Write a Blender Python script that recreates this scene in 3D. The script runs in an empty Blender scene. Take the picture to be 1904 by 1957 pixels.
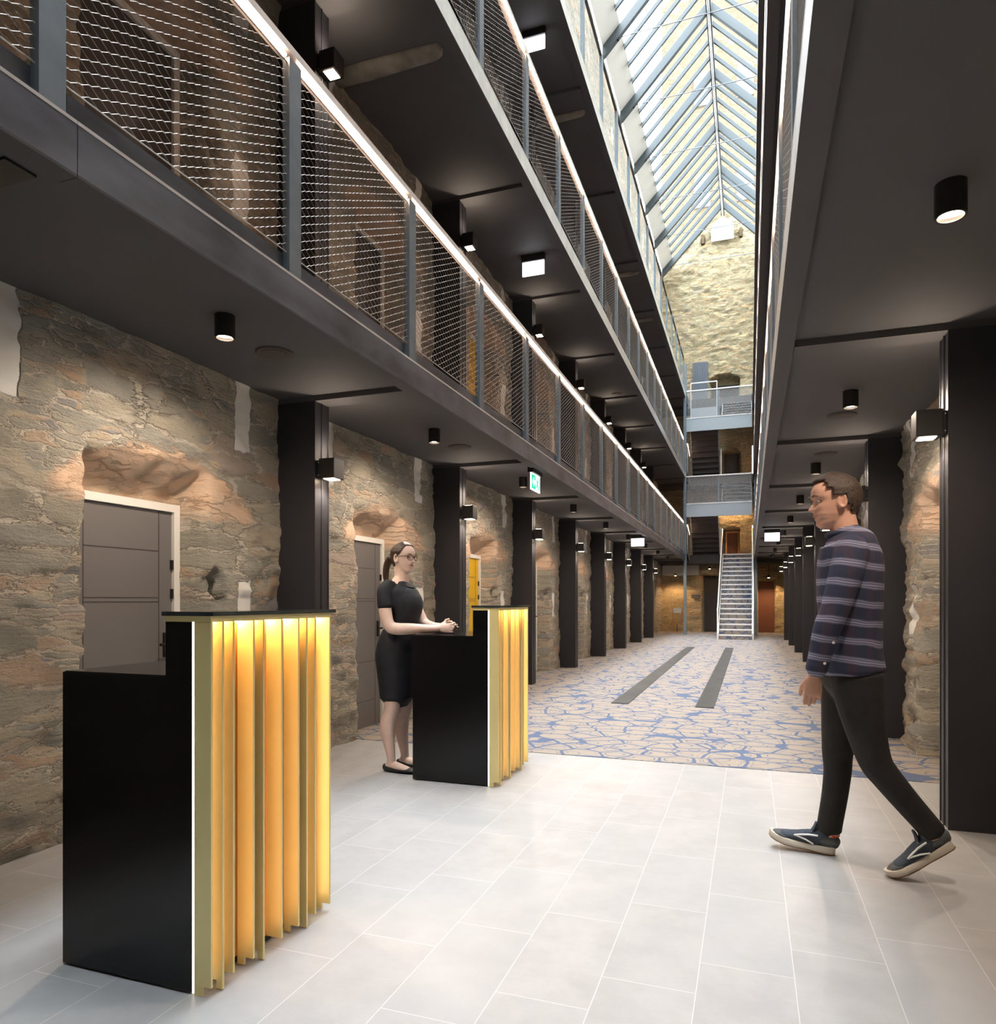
import bpy, bmesh, math, random
import numpy as np
from mathutils import Vector, Matrix
PI = math.pi
S = bpy.context.scene
C = S.collection
random.seed(7)
# ------------------------------------------------------------------ camera
VPX, HZ, F = 1433.0, 1147.0, 1345.0
YAW = math.atan((VPX - 952.0) / F)
cam_d = bpy.data.cameras.new('camera'); cam = bpy.data.objects.new('camera', cam_d); C.objects.link(cam)
cam.location = (0, 0, 1.2)
cam.rotation_euler = (PI/2, 0, YAW)
cam_d.sensor_fit = 'HORIZONTAL'; cam_d.sensor_width = 36
cam_d.lens = F*36/1904
cam_d.shift_y = (HZ - 978.5)/1904
cam_d.clip_start = 0.02; cam_d.clip_end = 300
S.camera = cam
# ------------------------------------------------------------------ view
S.view_settings.view_transform = 'Standard'; S.view_settings.look = 'None'
S.view_settings.gamma = 1; S.view_settings.use_curve_mapping = False
S.view_settings.exposure = 1.4
S.cycles.max_bounces = 6; S.cycles.diffuse_bounces = 4; S.cycles.glossy_bounces = 3
S.cycles.transparent_max_bounces = 12; S.cycles.transmission_bounces = 4
S.cycles.sample_clamp_indirect = 6.0; S.cycles.caustics_reflective = False; S.cycles.caustics_refractive = False
# ------------------------------------------------------------------ sky (overcast, brighter at the zenith)
SKY_HORIZON, SKY_ZENITH, SUN_S = 2.4, 11.5, .7
W = bpy.data.worlds.new('sky'); S.world = W; W.use_nodes = True
nt = W.node_tree; nt.nodes.clear()
def N(nt, t, **k):
    n = nt.nodes.new(t)
    for a, b in k.items(): setattr(n, a, b)
    return n
tc = N(nt, 'ShaderNodeTexCoord'); sp = N(nt, 'ShaderNodeSeparateXYZ'); mr = N(nt, 'ShaderNodeMapRange')
pw = N(nt, 'ShaderNodeMath', operation='POWER'); pw.inputs[1].default_value = 2.2
nt.links.new(tc.outputs['Generated'], sp.inputs[0]); nt.links.new(sp.outputs[2], pw.inputs[0])
nt.links.new(pw.outputs[0], mr.inputs[0]); mr.inputs[3].default_value = SKY_HORIZON; mr.inputs[4].default_value = SKY_ZENITH
bg = N(nt, 'ShaderNodeBackground'); bg.inputs[0].default_value = (.87, .935, 1, 1)
ow = N(nt, 'ShaderNodeOutputWorld'); nt.links.new(mr.outputs[0], bg.inputs[1]); nt.links.new(bg.outputs[0], ow.inputs[0])
sun_d = bpy.data.lights.new('sun', 'SUN'); sun_d.energy = SUN_S; sun_d.angle = math.radians(28); sun_d.color = (1, .98, .95)
sun = bpy.data.objects.new('sun', sun_d); C.objects.link(sun); sun.rotation_euler = (math.radians(-14), math.radians(1.5), 0)
LED_E, SPOT_E, DESK_E = 7.0, 33.0, 2.4
# ------------------------------------------------------------------ materials
def mat(name, col, rough=.6, metal=0., emit=None, es=1., spec=.5, nscale=None, namt=.15, bump=0, bscale=40, coat=0, ncoord='Object', stretch=None):
    m = bpy.data.materials.new(name); m.use_nodes = True; t = m.node_tree
    b = t.nodes['Principled BSDF']
    b.inputs['Base Color'].default_value = (*col, 1); b.inputs['Roughness'].default_value = rough
    b.inputs['Metallic'].default_value = metal; b.inputs['Specular IOR Level'].default_value = spec
    b.inputs['Coat Weight'].default_value = coat
    if emit: b.inputs['Emission Color'].default_value = (*emit, 1); b.inputs['Emission Strength'].default_value = es
    if nscale or bump:
        co = N(t, 'ShaderNodeTexCoord'); mp = N(t, 'ShaderNodeMapping'); t.links.new(co.outputs[ncoord], mp.inputs[0])
        if stretch: mp.inputs['Scale'].default_value = stretch
        if nscale:
            no = N(t, 'ShaderNodeTexNoise'); no.inputs['Scale'].default_value = nscale; no.inputs['Detail'].default_value = 5
            t.links.new(mp.outputs[0], no.inputs['Vector'])
            mx = N(t, 'ShaderNodeMix', data_type='RGBA')
            mx.inputs[6].default_value = (*[c*(1-namt) for c in col], 1); mx.inputs[7].default_value = (*[min(1, c*(1+namt)) for c in col], 1)
            rp = N(t, 'ShaderNodeMapRange'); rp.inputs[1].default_value = .3; rp.inputs[2].default_value = .7
            t.links.new(no.outputs[0], rp.inputs[0]); t.links.new(rp.outputs[0], mx.inputs[0]); t.links.new(mx.outputs[2], b.inputs['Base Color'])
        if bump:
            n2 = N(t, 'ShaderNodeTexNoise'); n2.inputs['Scale'].default_value = bscale; n2.inputs['Detail'].default_value = 4
            t.links.new(mp.outputs[0], n2.inputs['Vector'])
            bp = N(t, 'ShaderNodeBump'); bp.inputs['Strength'].default_value = bump; bp.inputs['Distance'].default_value = .01
            t.links.new(n2.outputs[0], bp.inputs['Height']); t.links.new(bp.outputs[0], b.inputs['Normal'])
    return m
M = {}
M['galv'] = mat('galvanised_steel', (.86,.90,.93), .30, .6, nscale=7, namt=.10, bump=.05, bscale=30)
M['galv_dark'] = mat('darkened_galvanised_steel', (.14,.163,.20), .36, .55, nscale=5, namt=.45, bump=.08, bscale=18, stretch=(1,.4,1))
M['post'] = mat('blue_grey_post_steel', (.22,.27,.31), .45, .6, nscale=8, namt=.12)
M['dark'] = mat('charcoal_paint', (.022,.022,.027), .42, 0, nscale=3, namt=.1)
M['soffit'] = mat('dark_soffit_paint', (.072,.069,.072), .72, 0, nscale=1.5, namt=.08)
M['lampblack'] = mat('black_lamp_metal', (.012,.010,.010), .45)
M['wire'] = mat('stainless_wire', (.50,.46,.42), .4, .4)
M['rafter'] = mat('grey_rafter_paint', (.06,.075,.082), .55, .1)
M['railpaint'] = mat('dark_grey_rail_paint', (.07,.07,.07), .5)
M['bridge'] = mat('blue_grey_bridge_paint', (.40,.46,.50), .5, .1)
M['led'] = mat('warm_strip_light', (1,.8,.7), .5, emit=(1,.60,.40), es=LED_E)
M['lens'] = mat('warm_lamp_lens', (1,.9,.8), .5, emit=(1,.78,.55), es=14)
M['white_light'] = mat('white_light_panel', (1,1,1), .5, emit=(.93,.92,1), es=1.6)
M['brass'] = mat('brushed_brass', (.78,.66,.31), .4, .2, nscale=3, namt=.06)
M['amber'] = mat('amber_brass_panel', (.80,.31,.06), .42, .3)
M['desk_led'] = mat('desk_strip_light', (1,.9,.7), .5, emit=(1,.60,.24), es=DESK_E*1.3)
M['desk_seam'] = mat('white_seam_light', (1,1,1), .5, emit=(1,.86,.74), es=1.8)
M['gloss'] = mat('black_gloss_laminate', (.004,.004,.005), .16, 0, spec=.35)
M['glass_top'] = mat('dark_glass_top', (.02,.03,.032), .06, 0, spec=.8)
M['white'] = mat('white_frame_paint', (.75,.73,.68), .5)
M['plaster'] = mat('white_plaster', (.62,.60,.54), .8, nscale=4, namt=.06)
M['door'] = mat('grey_door_paint', (.155,.145,.14), .5)
M['door_dark'] = mat('dark_door_paint', (.06,.052,.05), .55)
M['yellow'] = mat('yellow_door_paint', (.70,.42,.01), .5)
M['strip'] = mat('dark_slate_floor', (.035,.040,.042), .6, nscale=5, namt=.3, stretch=(1,.3,1))
M['rust'] = mat('copper_frame', (.8,.45,.25), .3, .8)
M['brownpost'] = mat('old_timber', (.13,.08,.04), .8, nscale=20)
M['grille'] = mat('brown_speaker_grille', (.06,.045,.04), .7, bump=.3, bscale=300)
M['corbel'] = mat('old_corbel_stone', (.23,.21,.18), .9, nscale=6, namt=.35, bump=.6, bscale=25)
M['green'] = mat('exit_green', (.0,.35,.18), .5, emit=(0,.32,.17), es=.9)
M['exit_white'] = mat('exit_white', (1,1,1), .5, emit=(.92,1,.97), es=1.1)
M['nosing'] = mat('steel_stair_nosing', (.92,.93,.93), .3, .0)
M['sign'] = mat('dark_sign_plate', (.035,.032,.035), .5)
M['signtext'] = mat('grey_sign_lettering', (.35,.33,.35), .5)
M['louvre'] = mat('grey_ribbed_shutter', (.11,.13,.16), .5)
M['net_white'] = mat('bright_wire', (.75,.76,.76), .4, .1)

def glass_mat():
    m = bpy.data.materials.new('roof_glass'); m.use_nodes = True; t = m.node_tree; t.nodes.clear()
    tr = N(t, 'ShaderNodeBsdfTransparent'); tr.inputs[0].default_value = (.97,.98,.98,1)
    gl = N(t, 'ShaderNodeBsdfGlossy'); gl.inputs['Roughness'].default_value = .02; gl.inputs[0].default_value = (1,1,1,1)
    mx = N(t, 'ShaderNodeMixShader'); o = N(t, 'ShaderNodeOutputMaterial')
    mx.inputs[0].default_value = .05
    t.links.new(tr.outputs[0], mx.inputs[1]); t.links.new(gl.outputs[0], mx.inputs[2]); t.links.new(mx.outputs[0], o.inputs[0])
    return m
M['glass'] = glass_mat()

def math_n(t, op, a, b=None, c=None):
    n = N(t, 'ShaderNodeMath', operation=op)
    for i, v in enumerate((a, b, c)):
        if v is None: continue
        if isinstance(v, (int, float)): n.inputs[i].default_value = v
        else: t.links.new(v, n.inputs[i])
    return n.outputs[0]
def ramp(t, fac, stops, interp='LINEAR'):
    r = N(t, 'ShaderNodeValToRGB'); r.color_ramp.interpolation = interp; e = r.color_ramp.elements
    while len(e) > 1: e.remove(e[0])
    e[0].position = stops[0][0]; e[0].color = (*stops[0][1], 1)
    for p, c in stops[1:]:
        q = e.new(p); q.color = (*c, 1)
    t.links.new(fac, r.inputs[0]); return r.outputs[0]
def mixc(t, fac, a, b, mode='MIX'):
    n = N(t, 'ShaderNodeMix', data_type='RGBA', blend_type=mode)
    for i, v in ((0, fac), (6, a), (7, b)):
        if isinstance(v, (int, float)): n.inputs[i].default_value = v
        elif isinstance(v, tuple): n.inputs[i].default_value = (*v, 1)
        else: t.links.new(v, n.inputs[i])
    return n.outputs[2]
def smooth(t, v, a, b):
    n = N(t, 'ShaderNodeMapRange', interpolation_type='SMOOTHSTEP'); t.links.new(v, n.inputs[0]); n.inputs[1].default_value = a; n.inputs[2].default_value = b
    return n.outputs[0]
BAY0, BAY = 4.34, 2.64       # centre of the first column, spacing
def stone_mat(name, axis='Y', tint=(1,1,1), plaster=False, val=1.0, sc=1.0):
    """rubble masonry: flat slate stones in wide lime mortar"""
    m = bpy.data.materials.new(name); m.use_nodes = True; t = m.node_tree; b = t.nodes['Principled BSDF']
    b.inputs['Roughness'].default_value = .9; b.inputs['Specular IOR Level'].default_value = .2
    co = N(t, 'ShaderNodeTexCoord'); sp = N(t, 'ShaderNodeSeparateXYZ'); t.links.new(co.outputs['Object'], sp.inputs[0])
    h, z = sp.outputs[{'X':0,'Y':1}[axis]], sp.outputs[2]
    cb = N(t, 'ShaderNodeCombineXYZ'); t.links.new(h, cb.inputs[0]); t.links.new(z, cb.inputs[1]); t.links.new(sp.outputs[{'X':1,'Y':0}[axis]], cb.inputs[2])
    P = cb.outputs[0]
    def noise(scale, detail=4, sc=(1,1,1), rough=.55):
        mp = N(t, 'ShaderNodeMapping'); mp.inputs['Scale'].default_value = sc; t.links.new(P, mp.inputs[0])
        n = N(t, 'ShaderNodeTexNoise'); n.inputs['Scale'].default_value = scale; n.inputs['Detail'].default_value = detail; n.inputs['Roughness'].default_value = rough
        t.links.new(mp.outputs[0], n.inputs['Vector']); return n
    wob = noise(6, 6, (1,1,1), .65); sub = N(t, 'ShaderNodeVectorMath', operation='SUBTRACT'); t.links.new(wob.outputs[1], sub.inputs[0]); sub.inputs[1].default_value = (.5,.5,.5)
    scl = N(t, 'ShaderNodeVectorMath', operation='MULTIPLY'); t.links.new(sub.outputs[0], scl.inputs[0]); scl.inputs[1].default_value = (.16,.085,0)
    add = N(t, 'ShaderNodeVectorMath', operation='ADD'); t.links.new(P, add.inputs[0]); t.links.new(scl.outputs[0], add.inputs[1])
    def vor(sc, feat, rnd=.95):
        mp = N(t, 'ShaderNodeMapping'); mp.inputs['Scale'].default_value = sc; t.links.new(add.outputs[0], mp.inputs[0])
        v = N(t, 'ShaderNodeTexVoronoi', feature=feat, voronoi_dimensions='2D'); v.inputs['Scale'].default_value = 1; v.inputs['Randomness'].default_value = rnd
        t.links.new(mp.outputs[0], v.inputs['Vector']); return v
    A, A2 = vor((2.3*sc, 7.4*sc, 1), 'F1', .85), vor((2.3*sc, 7.4*sc, 1), 'DISTANCE_TO_EDGE', .85)
    B, B2 = vor((5.6*sc, 24*sc, 1), 'F1', .85), vor((5.6*sc, 24*sc, 1), 'DISTANCE_TO_EDGE', .85)
    pick = smooth(t, noise(1.6, 2).outputs[0], .47, .53)
    cell = mixc(t, pick, A.outputs['Color'], B.outputs['Color'])
    edge = N(t, 'ShaderNodeMix', data_type='FLOAT'); t.links.new(pick, edge.inputs[0]); t.links.new(A2.outputs[0], edge.inputs[2]); t.links.new(B2.outputs[0], edge.inputs[3])
    rag = noise(15, 6, (.8, 2.2, 1), .7)
    ew = math_n(t, 'ADD', edge.outputs[0], math_n(t, 'MULTIPLY', math_n(t, 'SUBTRACT', rag.outputs[0], .5), .62))
    stone = smooth(t, ew, .0, .16)
    crack = math_n(t, 'MULTIPLY', smooth(t, math_n(t, 'ABSOLUTE', math_n(t, 'SUBTRACT', ew, .045)), .028, .0), smooth(t, noise(3.1, 4).outputs[0], .40, .52))
    seps = N(t, 'ShaderNodeSeparateColor'); t.links.new(cell, seps.inputs[0])
    base = ramp(t, seps.outputs[0], [(0,(.20,.19,.155)), (.25,(.26,.245,.20)), (.45,(.22,.215,.19)), (.6,(.29,.265,.21)), (.75,(.33,.28,.215)), (.86,(.33,.24,.17)), (.93,(.25,.235,.22)), (1,(.18,.175,.17))])
    strata = noise(7, 6, (.5, 9, 1), .65)
    base = mixc(t, math_n(t, 'MULTIPLY', strata.outputs[0], .9), base, (.46,.43,.38), 'OVERLAY')
    big = noise(.9, 3)
    mort = mixc(t, smooth(t, big.outputs[0], .4, .62), (.37,.335,.27), (.39,.325,.255))
    col = mixc(t, stone, mort, base)
    col = mixc(t, math_n(t, 'MULTIPLY', crack, .9), col, (.10,.075,.05))
    spk = noise(26, 7, (1, 1.9, 1), .75)
    col = mixc(t, smooth(t, spk.outputs[0], .54, .74), col, (.14,.12,.095))
    hgt = math_n(t, 'ADD', math_n(t, 'MULTIPLY', stone, .8), math_n(t, 'ADD', math_n(t, 'MULTIPLY', strata.outputs[0], .55), math_n(t, 'MULTIPLY', spk.outputs[0], -1.1)))
    hgt = math_n(t, 'ADD', hgt, math_n(t, 'MULTIPLY', seps.outputs[1], .5)); hgt = math_n(t, 'SUBTRACT', hgt, math_n(t, 'MULTIPLY', crack, .8))
    if plaster:   # smooth lime patches over each cell door, pale chased strips beside each column
        zz = math_n(t, 'MODULO', math_n(t, 'ADD', z, 0.0), 2.84)
        hh = math_n(t, 'MODULO', math_n(t, 'ADD', h, BAY*4 - BAY0), BAY)     # 0 at the column
        wv = math_n(t, 'MULTIPLY', math_n(t, 'SUBTRACT', rag.outputs[0], .5), .22)
        dx = math_n(t, 'DIVIDE', math_n(t, 'SUBTRACT', hh, 1.52), .78)
        arch = math_n(t, 'ADD', math_n(t, 'SUBTRACT', 2.10, math_n(t, 'MULTIPLY', math_n(t, 'MULTIPLY', dx, dx), .28)), wv)
        up = smooth(t, math_n(t, 'SUBTRACT', arch, zz), -.01, .05)
        inx = smooth(t, math_n(t, 'ADD', math_n(t, 'ABSOLUTE', dx), wv), 1.04, .92)
        lo = smooth(t, math_n(t, 'ADD', zz, wv), 1.66, 1.76)
        pm = math_n(t, 'MULTIPLY', math_n(t, 'MULTIPLY', up, inx), lo)
        pcol = mixc(t, smooth(t, noise(9, 4).outputs[0], .35, .7), (.33,.225,.15), (.29,.222,.16))
        col = mixc(t, pm, col, pcol)
        hgt = math_n(t, 'MULTIPLY', hgt, math_n(t, 'SUBTRACT', 1, math_n(t, 'MULTIPLY', pm, .75)))
        wv2 = math_n(t, 'MULTIPLY', math_n(t, 'SUBTRACT', noise(10, 2).outputs[0], .5), .06)
        st = smooth(t, math_n(t, 'ABSOLUTE', math_n(t, 'SUBTRACT', math_n(t, 'ADD', hh, wv2), 2.165)), .080, .070)
        s1 = math_n(t, 'MULTIPLY', st, smooth(t, math_n(t, 'ADD', zz, wv2), 2.18, 2.2))
        s2 = math_n(t, 'MULTIPLY', st, math_n(t, 'MULTIPLY', smooth(t, math_n(t, 'ADD', zz, wv2), 1.34, 1.32), smooth(t, zz, .9, .93)))
        s3 = math_n(t, 'MULTIPLY', smooth(t, math_n(t, 'ABSOLUTE', math_n(t, 'SUBTRACT', math_n(t, 'ADD', hh, wv2), .57)), .06, .05), smooth(t, math_n(t, 'ADD', zz, wv2), 2.12, 2.15))
        pm2 = math_n(t, 'MAXIMUM', math_n(t, 'MAXIMUM', s1, s2), s3)
        col = mixc(t, pm2, col, (.31,.295,.265))
        hgt = math_n(t, 'MULTIPLY', hgt, math_n(t, 'SUBTRACT', 1, pm2))
    col = mixc(t, 1.0, col, tuple(c*val for c in tint), 'MULTIPLY')
    t.links.new(col, b.inputs['Base Color'])
    bp = N(t, 'ShaderNodeBump'); bp.inputs['Strength'].default_value = .9; bp.inputs['Distance'].default_value = .04
    t.links.new(hgt, bp.inputs['Height']); t.links.new(bp.outputs[0], b.inputs['Normal'])
    return m
M['stone_l'] = stone_mat('rubble_stone', 'Y', (2.12,2.18,2.28), plaster=True)
M['stone_e'] = stone_mat('rubble_stone_end', 'X', (2.15,2.02,1.65), sc=1.25)
M['stone_t'] = stone_mat('tower_stone', 'X', (1.28,1.08,.84), val=.8)

def tile_mat():
    m = bpy.data.materials.new('limestone_tiles'); m.use_nodes = True; t = m.node_tree; b = t.nodes['Principled BSDF']
    co = N(t, 'ShaderNodeTexCoord'); sp = N(t, 'ShaderNodeSeparateXYZ'); t.links.new(co.outputs['Object'], sp.inputs[0])
    Wd, Ln = .2895, .585
    cx = math_n(t, 'DIVIDE', math_n(t, 'ADD', sp.outputs[0], .155), Wd); i = math_n(t, 'FLOOR', cx); fx = math_n(t, 'FRACT', cx)
    cy = math_n(t, 'DIVIDE', math_n(t, 'SUBTRACT', sp.outputs[1], math_n(t, 'ADD', math_n(t, 'MULTIPLY', i, Ln/3), .08)), Ln); fy = math_n(t, 'FRACT', cy); j = math_n(t, 'FLOOR', cy)
    ex = math_n(t, 'MULTIPLY', math_n(t, 'MINIMUM', fx, math_n(t, 'SUBTRACT', 1, fx)), Wd)
    ey = math_n(t, 'MULTIPLY', math_n(t, 'MINIMUM', fy, math_n(t, 'SUBTRACT', 1, fy)), Ln)
    e = math_n(t, 'MINIMUM', ex, ey); tile = smooth(t, e, .0010, .0020)
    cb = N(t, 'ShaderNodeCombineXYZ'); t.links.new(i, cb.inputs[0]); t.links.new(j, cb.inputs[1])
    wn = N(t, 'ShaderNodeTexWhiteNoise'); t.links.new(cb.outputs[0], wn.inputs[0])
    off = N(t, 'ShaderNodeVectorMath', operation='ADD'); sc = N(t, 'ShaderNodeVectorMath', operation='SCALE'); t.links.new(wn.outputs[1], sc.inputs[0]); sc.inputs['Scale'].default_value = 30
    t.links.new(co.outputs['Object'], off.inputs[0]); t.links.new(sc.outputs[0], off.inputs[1])
    n1 = N(t, 'ShaderNodeTexNoise'); n1.inputs['Scale'].default_value = 5; n1.inputs['Detail'].default_value = 8; n1.inputs['Roughness'].default_value = .65; t.links.new(off.outputs[0], n1.inputs['Vector'])
    base = mixc(t, smooth(t, n1.outputs[0], .3, .7), (.345,.345,.345), (.41,.41,.41))
    base = mixc(t, math_n(t, 'MULTIPLY', wn.outputs[0], .5), base, (.37,.385,.40))
    col = mixc(t, tile, (.55,.55,.545), base)
    t.links.new(col, b.inputs['Base Color']); b.inputs['Roughness'].default_value = .42; b.inputs['Specular IOR Level'].default_value = .35
    return m
M['tile'] = tile_mat()
def carpet_mat():
    m = bpy.data.materials.new('pebble_carpet'); m.use_nodes = True; t = m.node_tree; b = t.nodes['Principled BSDF']
    co = N(t, 'ShaderNodeTexCoord')
    def layer(scale, off, thr, wid, rnd=1.0):
        mp = N(t, 'ShaderNodeMapping'); mp.inputs['Scale'].default_value = (scale, scale*1.25, scale*1.25); mp.inputs['Location'].default_value = off; t.links.new(co.outputs['Object'], mp.inputs[0])
        nz = N(t, 'ShaderNodeTexNoise'); nz.inputs['Scale'].default_value = 1.1; nz.inputs['Detail'].default_value = 1; t.links.new(mp.outputs[0], nz.inputs['Vector'])
        s = N(t, 'ShaderNodeVectorMath', operation='MULTIPLY_ADD'); t.links.new(nz.outputs[1], s.inputs[0]); s.inputs[1].default_value = (.22,.22,.22); t.links.new(mp.outputs[0], s.inputs[2])
        e = N(t, 'ShaderNodeTexVoronoi', feature='DISTANCE_TO_EDGE'); e.inputs['Scale'].default_value = 1; e.inputs['Randomness'].default_value = rnd; t.links.new(s.outputs[0], e.inputs['Vector'])
        f = N(t, 'ShaderNodeTexVoronoi', feature='F1'); f.inputs['Scale'].default_value = 1; f.inputs['Randomness'].default_value = rnd; t.links.new(s.outputs[0], f.inputs['Vector'])
        return e.outputs[0], f.outputs[0]
    e1, f1 = layer(3.9, (0,0,.5), 0, 0); e2, f2 = layer(4.8, (3.3,1.7,2.5), 0, 0, .9)
    fill = math_n(t, 'MAXIMUM', smooth(t, e1, .052, .040), smooth(t, f1, .72, .76))
    ring = math_n(t, 'LESS_THAN', math_n(t, 'ABSOLUTE', math_n(t, 'SUBTRACT', f2, .40)), .020)
    ring2 = math_n(t, 'LESS_THAN', math_n(t, 'ABSOLUTE', math_n(t, 'SUBTRACT', e1, .155)), .011)
    msk = math_n(t, 'MINIMUM', math_n(t, 'ADD', math_n(t, 'ADD', fill, math_n(t, 'MULTIPLY', ring, .85)), math_n(t, 'MULTIPLY', ring2, .6)), 1)
    n1 = N(t, 'ShaderNodeTexNoise'); n1.inputs['Scale'].default_value = 160; t.links.new(co.outputs['Object'], n1.inputs['Vector'])
    bei = mixc(t, n1.outputs[0], (.27,.235,.20), (.39,.345,.30)); blu = mixc(t, n1.outputs[0], (.085,.115,.19), (.14,.18,.28))
    t.links.new(mixc(t, msk, bei, blu), b.inputs['Base Color']); b.inputs['Roughness'].default_value = .95; b.inputs['Specular IOR Level'].default_value = .1
    return m
M['carpet'] = carpet_mat()
# ------------------------------------------------------------------ mesh helpers
class MB:
    def __init__(s): s.v = []; s.f = []; s.sm = []
    def add(s, vs, fs, smooth=False):
        o = len(s.v); s.v += [tuple(v) for v in vs]; s.f += [tuple(i+o for i in f) for f in fs]; s.sm += [smooth]*len(fs); return s
    def box(s, x0, x1, y0, y1, z0, z1):
        x0, x1 = sorted((x0, x1)); y0, y1 = sorted((y0, y1)); z0, z1 = sorted((z0, z1))
        return s.add([(x0,y0,z0),(x1,y0,z0),(x1,y1,z0),(x0,y1,z0),(x0,y0,z1),(x1,y0,z1),(x1,y1,z1),(x0,y1,z1)],
                     [(0,3,2,1),(4,5,6,7),(0,1,5,4),(1,2,6,5),(2,3,7,6),(3,0,4,7)])
    def prism(s, poly, axis, a0, a1):
        """poly (p,q) extruded along axis"""
        n = len(poly)
        def P(p, q, a): return {'x':(a,p,q),'y':(p,a,q),'z':(p,q,a)}[axis]
        vs = [P(p,q,a0) for p,q in poly] + [P(p,q,a1) for p,q in poly]
        return s.add(vs, [tuple(range(n))[::-1], tuple(range(n,2*n))] + [(i,(i+1)%n,n+(i+1)%n,n+i) for i in range(n)])
    def tube(s, pts, r, n=8, caps=True):
        pts = [Vector(p) for p in pts]; rs = r if isinstance(r, (list, tuple)) else [r]*len(pts)
        vs, fs = [], []; up = None
        for i, p in enumerate(pts):
            d = (pts[min(i+1, len(pts)-1)] - pts[max(i-1, 0)]).normalized()
            if up is None: up = Vector((0,0,1)) if abs(d.z) < .9 else Vector((1,0,0))
            a = d.cross(up).normalized(); b = a.cross(d).normalized(); up = b
            for k in range(n):
                t = 2*PI*k/n; vs.append(p + a*math.cos(t)*rs[i] + b*math.sin(t)*rs[i])
        for i in range(len(pts)-1):
            for k in range(n): fs.append((i*n+k, i*n+(k+1)%n, (i+1)*n+(k+1)%n, (i+1)*n+k))
        s.add(vs, fs, n > 4)
        if caps: s.add(vs[:n], [tuple(range(n))[::-1]]); s.add(vs[-n:], [tuple(range(n))])
        return s
    def cyl(s, c, r, h, n=24, axis='z', r2=None):
        c = Vector(c); d = {'x':Vector((h,0,0)),'y':Vector((0,h,0)),'z':Vector((0,0,h))}[axis]
        return s.tube([c, c+d], [r, r if r2 is None else r2], n)
    def loft(s, rings, cap=True, close=True):
        n = len(rings[0]); o = []
        vs = [p for r in rings for p in r]; fs = []
        for i in range(len(rings)-1):
            for k in range(n if close else n-1): fs.append((i*n+k, i*n+(k+1)%n, (i+1)*n+(k+1)%n, (i+1)*n+k))
        if cap: fs += [tuple(range(n))[::-1], tuple(range((len(rings)-1)*n, len(rings)*n))]
        return s.add(vs, fs, True)
    def mesh(s, name, m):
        me = bpy.data.meshes.new(name); me.from_pydata(s.v, [], s.f); me.polygons.foreach_set('use_smooth', s.sm)
        if m: me.materials.append(m)
        me.update(); return me
    def build(s, name, m, parent=None, loc=(0,0,0), **k):
        return link(name, s.mesh(name, m), parent, loc, **k)
def tag(o, label=None, cat=None, group=None, kind=None):
    for a, b in (('label',label),('category',cat),('group',group),('kind',kind)):
        if b: o[a] = b
    return o
def link(name, data, parent=None, loc=(0,0,0), rz=0, **k):
    o = bpy.data.objects.new(name, data); C.objects.link(o); o.location = loc
    if rz: o.rotation_euler = (0,0,rz)
    if parent: o.parent = parent
    return tag(o, **k)
def thing(name, label, cat, loc=(0,0,0), rz=0, group=None, kind=None):
    return link(name, None, None, loc, rz, label=label, cat=cat, group=group, kind=kind)
def dup(root, loc, label=None, rz=None, group=None):
    r = root.copy(); C.objects.link(r); r.location = loc
    if rz is not None: r.rotation_euler = (0,0,rz)
    if label: r['label'] = label
    if group: r['group'] = group
    for ch in list(root.children):
        c = ch.copy(); C.objects.link(c); c.parent = r
        for g in list(ch.children):
            d = g.copy(); C.objects.link(d); d.parent = c
    return r
def spot(parent, loc, rot, e, size, blend, col=(1,.82,.66), rad=.02):
    d = bpy.data.lights.new('lamp_light', 'SPOT'); d.energy = e; d.spot_size = size; d.spot_blend = blend; d.color = col; d.shadow_soft_size = rad
    o = bpy.data.objects.new('lamp_light', d); C.objects.link(o); o.location = loc; o.rotation_euler = rot; o.parent = parent; return o
def bevel(o, w=.004, n=2):
    b = o.modifiers.new('bevel', 'BEVEL'); b.width = w; b.segments = n; b.limit_method = 'ANGLE'; return o
WORDS = ['first','second','third','fourth','fifth','sixth','seventh','eighth','ninth','tenth','eleventh']
# ================================================================== STRUCTURE
XL, XR, YE, YB = -3.2, 1.25, 27.5, -3.4
ZF = [2.61, 5.45, 8.26]                    # underside of each gallery
RX = [.141, .119, .098]                    # atrium face of each right gallery
LX = -2.1
rng = np.random.RandomState(3)
def vnoise(x, y, seed):
    """value noise on arrays"""
    r = np.random.RandomState(seed).rand(256, 256)
    xi = np.floor(x).astype(int); yi = np.floor(y).astype(int); fx = x-xi; fy = y-yi
    fx = fx*fx*(3-2*fx); fy = fy*fy*(3-2*fy)
    g = lambda a, b: r[a % 256, b % 256]
    return (g(xi,yi)*(1-fx)+g(xi+1,yi)*fx)*(1-fy) + (g(xi,yi+1)*(1-fx)+g(xi+1,yi+1)*fx)*fy - .5
def sstep(v, a, b):
    t = np.clip((v-a)/(b-a), 0, 1); return t*t*(3-2*t)
def relief(h, z):
    return .045*vnoise(h*1.3, z*1.6, 1) + .035*vnoise(h*4, z*8, 2) + .030*vnoise(h*9, z*19, 4) + .018*vnoise(h*17, z*34, 5)
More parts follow.
